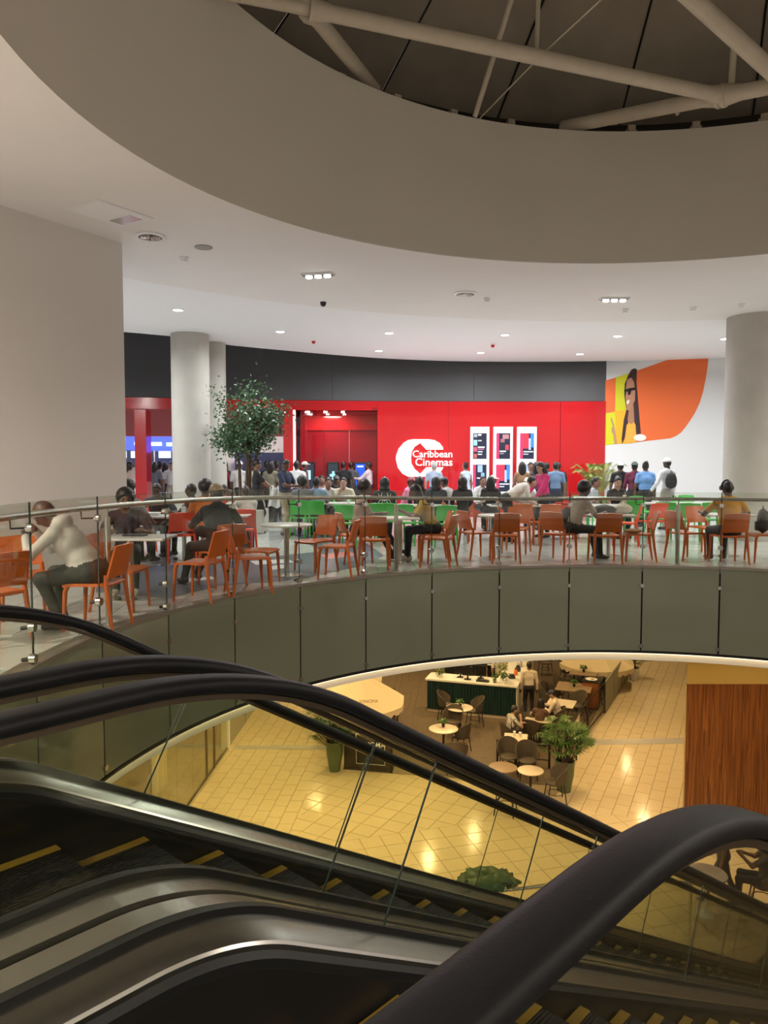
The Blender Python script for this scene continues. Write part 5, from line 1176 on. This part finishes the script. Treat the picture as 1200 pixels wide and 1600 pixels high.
def cm(c, rough=.8, kind='cloth'):
    k = (c, kind)
    if k not in PM:
        PM[k] = mat('%s %d' % (kind, len(PM)), c, rough if kind == 'cloth' else (.5 if kind == 'skin' else .45), noise=.10 if kind != 'skin' else .05, nscale=14, bump=.25 if kind == 'cloth' else .0, bscale=22)
    return PM[k]
I3 = np.eye(3)
EYEM = mat('eye dark', (.01, .008, .007), .2); LIP = mat('lip', (.16, .05, .045), .5)
SK1, SK2, SK3, SK4 = (.055, .028, .018), (.13, .065, .04), (.24, .13, .085), (.38, .23, .16)
BLK = (.012, .012, .014); WHT = (.66, .65, .63); NVY = (.016, .024, .06); DEN = (.035, .055, .11); HB = (.012, .009, .008)
def person(label, px, Y, face, kind='sit', skin=SK2, shirt=BLK, pants=BLK, shoes=(.05, .05, .05), hair='short', hc=HB, sleeve='short', lean=0., hp=0., hy=0., lh=None, rh=None, lf=None, rf=None, fem=False, sc=1.0, z=0.0, loc=None, vox=.024, fat=1.0, capc=None, hb=False, extra=None, twist=0.):
    sit = kind == 'sit'; pz = .53 if sit else .92
    piv = np.array([0, -.04 if sit else 0, pz]); Rl = rotz(math.radians(-twist))@rotx(-math.radians(lean)); U = lambda p: piv+Rl@(np.array(p, float)+np.array([0, 0, -.92]))
    pr = []; A = lambda reg, *a: pr.append((reg,)+a)
    sw = .155 if fem else .178; f_ = fat
    A(2, 'e', piv+[0, -.01, .0], (.16*f_, .125*f_, .12), I3)
    A(1, 'e', U((0, .0, 1.06)), ((.135 if fem else .15)*f_, .112*f_, .17), Rl); A(1, 'e', U((0, 0, 1.25)), ((.15 if fem else .168)*f_, .115*f_, .17), Rl)
    A(1, 'c', U((-sw+.03, -.01, 1.385)), U((sw-.03, -.01, 1.385)), .066, .066); A(1, 'c', U((-.06, -.015, 1.42)), U((.06, -.015, 1.42)), .055, .055)
    if fem: A(1, 'e', U((-.065, .085, 1.24)), (.06, .055, .06), Rl); A(1, 'e', U((.065, .085, 1.24)), (.06, .055, .06), Rl)
    A(0, 'c', U((0, -.01, 1.42)), U((0, .01, 1.52)), .054, .050)
    Hc = U((0, .015, 1.605)); Rh = Rl@rotx(math.radians(lean))@rotz(-math.radians(hy))@rotx(-math.radians(hp)) if True else Rl
    hp_ = lambda p: Hc+Rh@np.array(p, float)
    A(0, 'e', Hc, (.074, .094, .106), Rh); A(0, 'e', hp_((0, .032, -.055)), (.054, .058, .058), Rh); A(0, 'c', hp_((0, .088, .012)), hp_((0, .108, -.022)), .010, .016)
    for s_ in (-1, 1): A(0, 'e', hp_((s_*.076, -.005, -.012)), (.012, .020, .032), Rh)
    fing = []
    for s_, tgt in ((-1, lh), (1, rh)):
        Sh = U((s_*(sw+.012), -.01, 1.375))
        if tgt is None: tgt = (s_*.17, .36, .66) if sit else (s_*(sw+.085), .05, .80)
        E_, Wr = ik(Sh, tgt, .285, .255, (s_*.7, -.6, -.6))
        fd = (Wr-E_)/np.linalg.norm(Wr-E_)
        if sleeve == 'long': A(1, 'c', Sh, E_, .058, .048); A(1, 'c', E_, Wr-fd*.02, .048, .036)
        elif sleeve == 'none': A(0, 'c', Sh, E_, .046, .038); A(0, 'c', E_, Wr, .039, .027)
        else: m_ = Sh+(E_-Sh)*.62; A(1, 'c', Sh, m_, .060, .056); A(0, 'c', m_, E_, .043, .038); A(0, 'c', E_, Wr, .040, .028)
        A(0, 'c', Wr, Wr+fd*.07, .028, .030); fing.append((Wr+fd*.06, fd, s_))
    for s_, tgt in ((-1, lf), (1, rf)):
        Hp = piv+[s_*.085*f_, 0, 0 if sit else -.03]
        if tgt is None: tgt = (s_*.11, .40, .085) if sit else (s_*.10, .02*s_, .085)
        K_, An = ik(Hp, tgt, .425, .42, (s_*.12, 1, .55 if sit else .1))
        A(2, 'c', Hp, K_, .088*f_, .064); A(2, 'c', K_, An+[0, 0, .02], .062, .048)
        td = An-np.array([Hp[0], Hp[1], An[2]]); fd = np.array([s_*.15, 1, 0]); fd /= np.linalg.norm(fd)
        A(3, 'c', An+[0, -.035, -.035], An+fd*.14+[0, 0, -.05], .044, .034)
    if extra: extra(A, U, hp_, Rl, Rh)
    V, Q = meshp(pr, vox)
    fc = V[Q].mean(1); reg = np.array([p[0] for p in pr])[evalp(fc, pr, raw=True).argmin(0)]
    mb = MB(); mb.v = [tuple(v) for v in V]; mb.f = [tuple(int(i) for i in q) for q in Q]; mb.m = [int(r) for r in reg]
    mb.mi = 0
    for w, fd, s_ in fing:                       # five unequal, bent fingers per hand
        fd = Vector(fd); sd = fd.cross(Vector((0, 0, 1)))
        sd = sd.normalized() if sd.length > .1 else Vector((1, 0, 0)); dn = sd.cross(fd)*-1
        for k, L in enumerate((.062, .072, .068, .052)):
            b = Vector(w)+sd*(k-1.5)*.016*s_; mb.tube([b, b+fd*L*.55-dn*-.006, b+fd*L*.9-Vector((0, 0, .018))], [.0085, .008, .006], 5)
        b = Vector(w)-fd*.045-sd*.028*s_; mb.tube([b, b-sd*.022*s_+fd*.025, b-sd*.024*s_+fd*.055], [.010, .009, .007], 5)
    for s_ in (-1, 1):
        mb.mi = 4; n0 = len(mb.v); mb.sphere((0, 0, 0), (.014, .007, .008), 8, 4); mb.v[n0:] = [tuple(hp_((v[0]+s_*.032, v[1]+.088, v[2]+.008))) for v in mb.v[n0:]]
        n0 = len(mb.v); mb.sphere((0, 0, 0), (.020, .006, .005), 8, 4); mb.v[n0:] = [tuple(hp_((v[0]+s_*.032, v[1]+.092, v[2]+.032))) for v in mb.v[n0:]]
    mb.mi = 5; n0 = len(mb.v); mb.sphere((0, 0, 0), (.024, .008, .007), 8, 4); mb.v[n0:] = [tuple(hp_((v[0], v[1]+.089, v[2]-.055))) for v in mb.v[n0:]]
    me = mb.mesh('person', [cm(skin, kind='skin'), cm(shirt), cm(pants), cm(shoes, kind='shoe'), EYEM, LIP], None)
    me.polygons.foreach_set('use_smooth', [True]*len(me.polygons))
    o = link(me, 'person', None, loc if loc is not None else (fx(px, Y, z), Y, z)); o.rotation_euler = (0, 0, -math.radians(face)); o.scale = (sc, sc, sc)
    tag(o, label, 'person')
    # hair and headwear in head coordinates, carried by the head frame
    Mh = Matrix([[*Rh[0], Hc[0]], [*Rh[1], Hc[1]], [*Rh[2], Hc[2]], [0, 0, 0, 1]])
    def piece(nm, prims, c, cut=None, v_=.013, rough=.6):
        V2, Q2 = meshp(prims, v_, cut); b = MB(); b.v = [tuple(x) for x in V2]; b.f = [tuple(int(i) for i in q) for q in Q2]; m2 = b.mesh(nm, cm(c, kind='hair'), None); m2.polygons.foreach_set('use_smooth', [True]*len(m2.polygons)); h_ = link(m2, nm, o); h_.matrix_local = Mh; return h_
    e_ = lambda c, r: (0, 'e', np.array(c, float), r, I3)
    line_ = lambda g: -(-.75*g[:, 1]+.66*g[:, 2]+.008)
    if hair in ('short', 'cap', 'capback', 'bun', 'pony'):
        hs = [e_((0, -.006, .012), (.083, .103, .117))]
        if hair == 'bun': hs.append(e_((0, -.075, .10), (.045, .045, .045)))
        if hair == 'pony': hs.append((0, 'c', (0, -.10, .03), (0, -.13, -.16), .035, .02))
        if hair in ('cap', 'capback'): hs = [e_((0, -.006, .006), (.080, .100, .108))]
        piece('hair', hs, hc, line_)
    elif hair == 'afro': piece('hair', [e_((0, -.02, .035), (.118, .125, .13))], hc, lambda g: -(-.75*g[:, 1]+.66*g[:, 2]+.016), .015)
    elif hair == 'long': piece('hair', [e_((0, -.01, .012), (.088, .106, .12)), e_((0, -.065, -.11), (.10, .055, .19)), (0, 'c', (-.078, -.01, -.02), (-.085, .0, -.2), .03, .022), (0, 'c', (.078, -.01, -.02), (.085, .0, -.2), .03, .022)], hc, lambda g: np.where(g[:, 2] > -.03, line_(g), g[:, 1]-.035))
    elif hair == 'hood': piece('hood', [e_((0, -.022, .004), (.105, .118, .135)), e_((0, -.04, -.12), (.11, .09, .07))], hc, lambda g: g[:, 1]-.045)
    if hair in ('cap', 'capback'):
        s_ = 1 if hair == 'cap' else -1
        piece('cap', [e_((0, 0, .03), (.088, .106, .100)), e_((0, s_*.115, .035), (.072, .075, .011))], capc or WHT, lambda g: -(g[:, 2]-.022))
    return o
P_ = person
# ---- near the glass, left to right
hood = lambda A, U, hp_, Rl, Rh: A(1, 'e', U((0, -.07, 1.44)), (.12, .085, .07), Rl)
P_('person in a white hoodie and dark trousers leaning left over a table', 150, 7.35, -88, skin=SK1, shirt=(.52, .50, .46), pants=(.035, .037, .03), hair='short', hc=(.07, .018, .014), sleeve='long', lean=38, hp=44, fat=1.2, sc=1.04, lh=(-.16, .50, .86), rh=(.06, .52, .90), extra=hood, vox=.02, lf=(-.12, .22, .085), rf=(.1, .3, .085), loc=(fx(140, 7.35), 7.35, 0))
P_('person in a dark purple shirt seated at the square table, facing the viewer', 200, 9.6, 165, skin=SK2, shirt=(.035, .022, .035), pants=(.03, .033, .027), hair='afro', lean=15, hp=10, hy=-10, sc=.97, lh=(-.2, .36, .80), rh=(.16, .42, .80), sleeve='short', shoes=(.35, .30, .22), vox=.02)
P_('person in a black tee and tan cap seated with crossed legs', 341, 10.05, -38, skin=SK1, shirt=(.016, .016, .017), pants=(.018, .018, .018), hair='capback', capc=(.22, .17, .10), lean=4, hy=-15, hp=5, fat=1.15, lh=(-.20, .40, .80), rh=(.30, .25, .74), lf=(-.30, .38, .085), rf=(-.05, .52, .10), vox=.02)
P_('person in a beige top with curly dark hair seated facing right', 562, 12.6, 78, skin=SK2, shirt=(.36, .29, .23), pants=(.014, .014, .016), hair='afro', lean=10, lh=(-.1, .42, .78), rh=(.05, .40, .70), lf=(-.08, .55, .09), rf=(.05, .62, .2), fem=True)
P_('person in a mustard blouse leaning left on the table', 674, 12.75, -92, skin=SK2, shirt=(.42, .27, .05), pants=(.014, .014, .02), hair='long', lean=26, hp=18, lh=(-.12, .48, .82), rh=(.16, .46, .80), sleeve='short', shoes=(.55, .50, .46), fem=True)
P_('person in a grey tee seated facing right at the square table', 897, 12.85, 72, skin=SK1, shirt=(.34, .30, .26), pants=(.012, .012, .013), hair='afro', lean=18, hp=16, lh=(-.14, .48, .80), rh=(.16, .46, .78), lf=(-.1, .48, .085), rf=(.12, .42, .085), shoes=(.04, .03, .03))
def phones(A, U, hp_, Rl, Rh):
    pass
yo = P_('person in a mustard yellow tee seen from behind, wearing headphones', 1137, 12.5, -2, skin=SK1, shirt=(.55, .27, .015), pants=(.03, .032, .035), hair='short', lean=8, hp=6, lh=(-.30, .36, .80), rh=(.32, .36, .80), fat=1.16)
mbh = MB(); mbh.tube([(.092*math.cos(a*PI/8), -.01, .0+.128*math.sin(a*PI/8)) for a in range(9)], .012, 8)
for s_ in (-1, 1): mbh.tube([(s_*.075, -.01, -.005), (s_*.108, -.01, -.005)], .038, 14)
hpn = mbh.build('headphones', M['black'], yo, smooth=40); hpn.location = (0, .11, 1.215); 
# ---- second row at the left
P_('person in a black shirt leaning forward on the left white table', 250, 13.6, 172, skin=SK1, shirt=(.014, .014, .02), lean=24, hp=16, lh=(-.2, .46, .80), rh=(.22, .46, .80), sleeve='short')
P_('dark haired person half hidden behind the left wall edge', 205, 12.2, 20, skin=SK2, shirt=(.3, .3, .32), hair='afro'); P_('boy in a grey sleeveless shirt facing left beside the column', 298, 13.2, -75, skin=SK1, shirt=(.34, .36, .40), sleeve='none', sc=.95, hy=-10); P_('person in an orange shirt with black hair seen from behind', 322, 12.4, -20, skin=SK2, shirt=(.60, .17, .03), hair='afro', hb=True)
P_('small child in a white top sitting below the tree', 364, 14.0, 60, skin=SK3, shirt=WHT, pants=DEN, hair='bun', hc=(.06, .03, .015), sc=.85, fem=True); P_('child in a white shirt with short hair beside the small child', 384, 14.3, -30, skin=SK3, shirt=WHT, sc=.9, hair='short')
P_('child in a red top half hidden under the tree', 352, 15.4, 10, skin=SK2, shirt=(.55, .05, .05), sc=.9)
P_('standing man in black tee and trousers holding a white cloth', 402, 18.0, 75, 'stand', skin=SK3, lh=(-.12, .36, 1.02), rh=(.12, .40, 1.02), hp=22, shirt=(.013, .013, .014))
o = tag(empty('white_cloth', (fx(402, 18.0)+.42, 17.9, .62)), 'white cloth bag held by the man in black', 'cloth'); MB().sheet(lambda u, v: Vector(((u-.5)*.30*(.6+.4*v), .06*math.sin(u*9+v*3), .48*(1-v)+.03*math.sin(u*7))), 14, 8, .02).build('cloth', M['white'], o, smooth=60)
P_('standing man in navy polo and khaki trousers looking at his phone', 446, 17.4, 120, 'stand', skin=SK2, shirt=NVY, pants=(.34, .27, .17), lh=(-.08, .34, 1.12), rh=(.06, .36, 1.13), hp=30)
o = tag(MB().bbox((-.035, -.006, -.07), (.035, .006, .07), .003).build('phone', M['screenk']), 'dark phone held by the man in the navy polo', 'phone'); MB().box((-.031, -.008, -.064), (.031, -.006, .064)).build('screen', col((.3, .35, .4), .8), o); o.location = (fx(446, 17.4)+.36, 17.22, 1.2); o.rotation_euler = (-.6, 0, -1.0)
# ---- crowd at the cinema counters
cr = [('crowd member in white with dark cap under the tree, far away', 375, 20.8, 10, dict(shirt=WHT, hair='cap', capc=WHT)), ('crowd member in black left under the tree', 352, 21.6, 20, dict(shirt=BLK, hair='long', fem=True)), ('crowd member in dark red at the column edge', 345, 21.0, 0, dict(shirt=(.25, .02, .03))), ('crowd member in black behind the man in black', 418, 21.6, 40, dict(shirt=BLK)), ('crowd member in an olive top with white bag', 424, 20.4, 15, dict(shirt=(.22, .20, .14), hair='long', fem=True)), ('crowd member with a dark cap behind the navy polo', 433, 22.3, -20, dict(shirt=BLK, hair='cap', capc=BLK)), ('crowd member in white tee with short dark hair, back view', 464, 20.2, 5, dict(shirt=(.70, .70, .70), pants=NVY)), ('crowd member in beige under the tree', 396, 21.8, 160, dict(shirt=(.5, .42, .30), fem=True, hair='long')),
      ('visitor in black vest at the left kiosk', 476, 23.6, 60, dict(shirt=BLK, sleeve='none', hair='cap', capc=WHT)), ('visitor in black at the middle kiosk', 537, 24.1, 0, dict(shirt=BLK)), ('visitor in grey beside the blue kiosk screen', 549, 24.3, 20, dict(shirt=(.10, .10, .11), pants=(.08, .08, .09))), ('visitor in a pale pink shirt at the blue kiosk screen', 576, 24.0, -70, dict(shirt=(.62, .50, .52), sleeve='long', lh=(-.12, .42, 1.2))),
      ('lobby guest in cream behind the red pillar, left opening', 204, 24.3, 60, dict(shirt=(.62, .48, .40), hair='long', fem=True)), ('lobby guest in black beside the red pillar', 233, 25.5, 10, dict(shirt=BLK)), ('lobby guest in grey dress in the left opening', 243, 25.0, 10, dict(shirt=(.14, .15, .20), pants=(.14, .15, .20), hair='long', fem=True)), ('lobby guest in black and white near the counter', 250, 26.0, -10, dict(shirt=(.5, .5, .5), hair='afro')), ('lobby guest in a white top and jeans, back view', 259, 25.6, 10, dict(shirt=WHT, pants=DEN, hair='long', fem=True)), ('lobby guest in white shirt and beige trousers by the column', 269, 25.2, 175, dict(shirt=(.68, .68, .70), pants=(.42, .38, .30), skin=SK4))]
for l, px, Y, f, kw in cr: P_(l, px, Y, f, 'stand', vox=.03, **kw)
# ---- middle of the court
mid = [('seated guest in a white tee leaning on the table, left of the pair', 512, 18.5, 170, dict(shirt=WHT, skin=SK3, hair='bun', fem=True, lean=18, lh=(-.1, .42, .84), rh=(.1, .42, .84))), ('seated guest in a cream tee with hand at mouth, right of the pair', 538, 18.5, 185, dict(shirt=(.62, .56, .44), skin=SK4, lean=16, rh=(.05, .25, 1.02))), ('seated guest in a grey patterned shirt, back view', 473, 17.1, 0, dict(shirt=(.17, .17, .20), skin=SK2, hair='afro')), ('seated guest in a pale blue shirt, back view', 495, 17.2, 0, dict(shirt=(.26, .37, .58), hair='short')), ('seated guest behind the pale blue shirt, facing the viewer', 503, 20.2, 175, dict(shirt=(.3, .2, .18), skin=SK3)), ('seated guest with a cap between the white tees', 526, 20.4, 170, dict(shirt=BLK, hair='cap', capc=(.03, .03, .04))), 
       ('seated guest in pink with striped cap beside the spider hoodie', 633, 18.7, 100, dict(shirt=(.65, .22, .36), hair='cap', capc=(.25, .06, .07), sleeve='long', lean=15)), ('seated guest with long black hair behind the mustard blouse', 655, 17.4, 0, dict(shirt=BLK, hair='hood', hc=HB, sleeve='long', fem=True)), ('seated guest in a dark blue hooded top, back view', 681, 17.0, 5, dict(shirt=(.02, .025, .04), hair='hood', hc=(.015, .015, .02), sleeve='long')), ('seated guest in grey with a dark cap, side view', 702, 18.4, -60, dict(shirt=(.36, .36, .36), hair='cap', capc=BLK, lean=14)), ('seated guest in black with long hair, back view, by the orange chair', 722, 17.0, 0, dict(shirt=BLK, hair='hood', hc=HB, sleeve='long', fem=True)), ('seated guest in white facing the viewer below the first poster', 752, 19.6, 165, dict(shirt=(.6, .62, .64), skin=SK3, hair='pony', lean=10, fem=True)), ('seated guest with a white cap below the middle poster', 771, 20.4, 120, dict(shirt=(.2, .12, .08), hair='cap', capc=(.5, .42, .36), skin=SK3)), ('seated dark haired guest below the middle poster', 766, 18.2, 10, dict(shirt=BLK, hair='long', fem=True)),
       ('seated guest in a pale shirt left of the smiling woman', 925, 17.3, 120, dict(shirt=(.5, .56, .64), skin=SK3, lean=8)), ('smiling woman in black seated facing the viewer', 963, 17.2, 178, dict(shirt=(.014, .014, .016), skin=SK4, hair='bun', lean=6, hp=10, fem=True)), ('seated guest in a white cap at the far table', 819, 19.4, 170, dict(shirt=(.7, .7, .72), hair='cap', capc=WHT, lean=20))]
for l, px, Y, f, kw in mid: P_(l, px, Y, f, 'sit', vox=.027, **kw)
sp = P_('seated guest in a black hooded top with a white spider emblem, back view', 601, 16.2, 0, 'sit', shirt=(.012, .012, .014), hair='hood', hc=(.014, .014, .016), sleeve='long', fat=1.12, vox=.026)
em = MB(); em.sphere((0, 0, 0), (.022, .006, .05)); em.sphere((0, 0, .055), (.02, .006, .02))
for s_ in (-1, 1):
    for (x1, z1, x2, z2) in ((.07, .08, .05, .14), (.10, .04, .13, .12), (.10, -.02, .14, -.10), (.06, -.06, .07, -.15)): em.tube([(s_*.012, 0, .02 if z1 > 0 else -.01), (s_*x1, -.004, z1), (s_*x2, .004, z2)], [.007, .008, .004], 5)
e = em.build('spider_emblem', M['white'], sp); e.location = (0, -.175, .88)
st = [('standing visitor in a blue grey shirt in front of the sign', 678, 22.6, 10, dict(shirt=(.30, .36, .46), skin=SK4, hc=(.3, .3, .3), pants=DEN)), ('standing woman in a pale blue off shoulder dress', 727, 22.6, -30, dict(shirt=(.42, .52, .66), pants=(.42, .52, .66), fem=True, hair='bun', sleeve='none', skin=SK3)), ('standing woman in a brown top with straps, back view', 815, 20.0, 5, dict(shirt=(.30, .17, .09), fem=True, sleeve='none', hair='long', skin=SK3)), ('standing visitor with a cream shirt behind the brown top', 828, 21.6, 170, dict(shirt=(.5, .42, .36), skin=SK3)), ('standing woman with long black hair behind the pink blouse', 837, 20.4, 0, dict(shirt=(.05, .05, .05), fem=True, hair='long')), ('standing man in a black tee facing left by the red wall', 853, 22.2, -40, dict(shirt=BLK, skin=SK3)), ('standing man in a blue patterned shirt, back view', 867, 20.8, 5, dict(shirt=(.14, .22, .36), skin=SK3, pants=NVY)), ('standing man in black behind the blue patterned shirt', 871, 22.2, 0, dict(shirt=BLK)), 
      ('standing visitor in black with a white cap by the mural wall', 968, 20.2, 5, dict(shirt=BLK, hair='capback', capc=(.6, .6, .6))), ('standing visitor in a maroon hoodie with dark cap', 990, 20.0, 10, dict(shirt=(.13, .018, .045), hair='capback', capc=(.02, .05, .03), sleeve='long', fat=1.12)), ('standing visitor in a sky blue shirt, back view', 1007, 19.8, 5, dict(shirt=(.14, .29, .56), hair='bun', fat=1.18))]
for l, px, Y, f, kw in st: P_(l, px, Y, f, 'stand', vox=.028, sc=.98, **kw)
P_('man in a white shirt bending over the long table, facing right', 790, 15.9, 75, 'stand', shirt=(.62, .60, .56), lean=58, hp=8, lh=(-.12, .62, .82), rh=(.16, .60, .82), skin=SK4, sleeve='long', sc=.98)
P_('woman in a magenta blouse standing at the long table', 850, 16.9, -120, 'stand', shirt=(.50, .03, .15), lean=10, hp=22, lh=(-.12, .38, .92), rh=(.14, .40, .92), skin=SK4, sleeve='long', hair='long', fem=True, sc=.97)
bpm = P_('standing man in a white shirt and white cap wearing a black backpack', 1041, 19.0, -28, 'stand', shirt=(.66, .67, .70), pants=(.35, .32, .28), hair='cap', capc=(.68, .66, .64), sleeve='long', skin=SK1, lh=(-.25, .25, .95), sc=1.03)
backpack((fx(1047, 18.78), 18.78, 1.02), PI-.5, 'black backpack worn by the man with the white cap', BK)
# ---- lower storey
wt = atz(826, 1119, DZk); P_('waiter in a white shirt and black trousers standing at the counter end, back view', 0, 0, 5, 'stand', shirt=(.62, .54, .44), sleeve='long', skin=SK2, loc=wt, pants=BLK, sc=1.0)
for (x, y, l, c, f) in ((1.35, 1.6, 'counter worker in a dark shirt behind the tills', (.02, .02, .025), 185), (2.0, 1.7, 'counter worker in a white shirt by the flowers', (.6, .56, .5), 160)): P_(l, 0, 0, f, 'stand', shirt=c, loc=cat_(x, y, 0), skin=SK3, hp=15)
wp_ = lambda px, py: Vector((*atz(px, py, DZk+.45).xy, DZk))
def stripes():
    m = cm((.62, .58, .52), kind='stripe'); nt = m.node_tree; b = nt.nodes['Principled BSDF']; tc = nt.nodes.new('ShaderNodeTexCoord'); w = nt.nodes.new('ShaderNodeTexWave'); w.inputs['Scale'].default_value = 7; r = nt.nodes.new('ShaderNodeValToRGB'); r.color_ramp.interpolation = 'CONSTANT'; r.color_ramp.elements[0].color = (.04, .04, .05, 1); r.color_ramp.elements[1].position = .42; r.color_ramp.elements[1].color = (.62, .58, .52, 1)
    nt.links.new(tc.outputs['Object'], w.inputs['Vector']); nt.links.new(w.outputs['Fac'], r.inputs[0]); nt.links.new(r.outputs[0], b.inputs['Base Color']); return m
so = P_('bearded man in a striped shirt seated at the cafe table, facing right', 0, 0, 75, 'sit', skin=SK4, loc=wp_(797, 1152), lean=12, hp=14, rh=(.05, .28, .98), lh=(-.1, .4, .78)); so.data.materials[1] = stripes()
P_('guest in a cream top and navy cap eating at the cafe table', 0, 0, -70, 'sit', shirt=(.62, .52, .42), skin=SK4, hair='cap', capc=(.02, .03, .07), loc=wp_(872, 1124), lean=18, hp=22, lh=(-.1, .42, .8), rh=(.1, .42, .82), sleeve='long')
P_('woman with long dark hair and brown top at the food table', 0, 0, 30, 'sit', shirt=(.10, .05, .03), skin=SK3, hair='long', loc=wp_(843, 1141), fem=True, lean=12)
p = atz(1128, 1410, LZ); P_('person in dark clothes walking past the wood block', 0, 0, -70, 'stand', shirt=(.03, .025, .025), pants=(.03, .027, .03), loc=p, sc=.94, lf=(-.09, .30, .085), rf=(.09, -.28, .10))
p = atz(1192, 1420, LZ); o = copy_tree(wk); o.location = p; o.rotation_euler = (0, 0, 1.2); tag(o, 'wicker chair of the dark haired guest near the wood block', 'chair', 'wicker cafe chairs')
P_('dark haired guest seated near the wood block, seen through the glass', 0, 0, -60, 'sit', shirt=(.04, .035, .035), loc=p, fem=True, hair='long', lh=(-.05, .36, .9), rh=(.08, .36, .9))
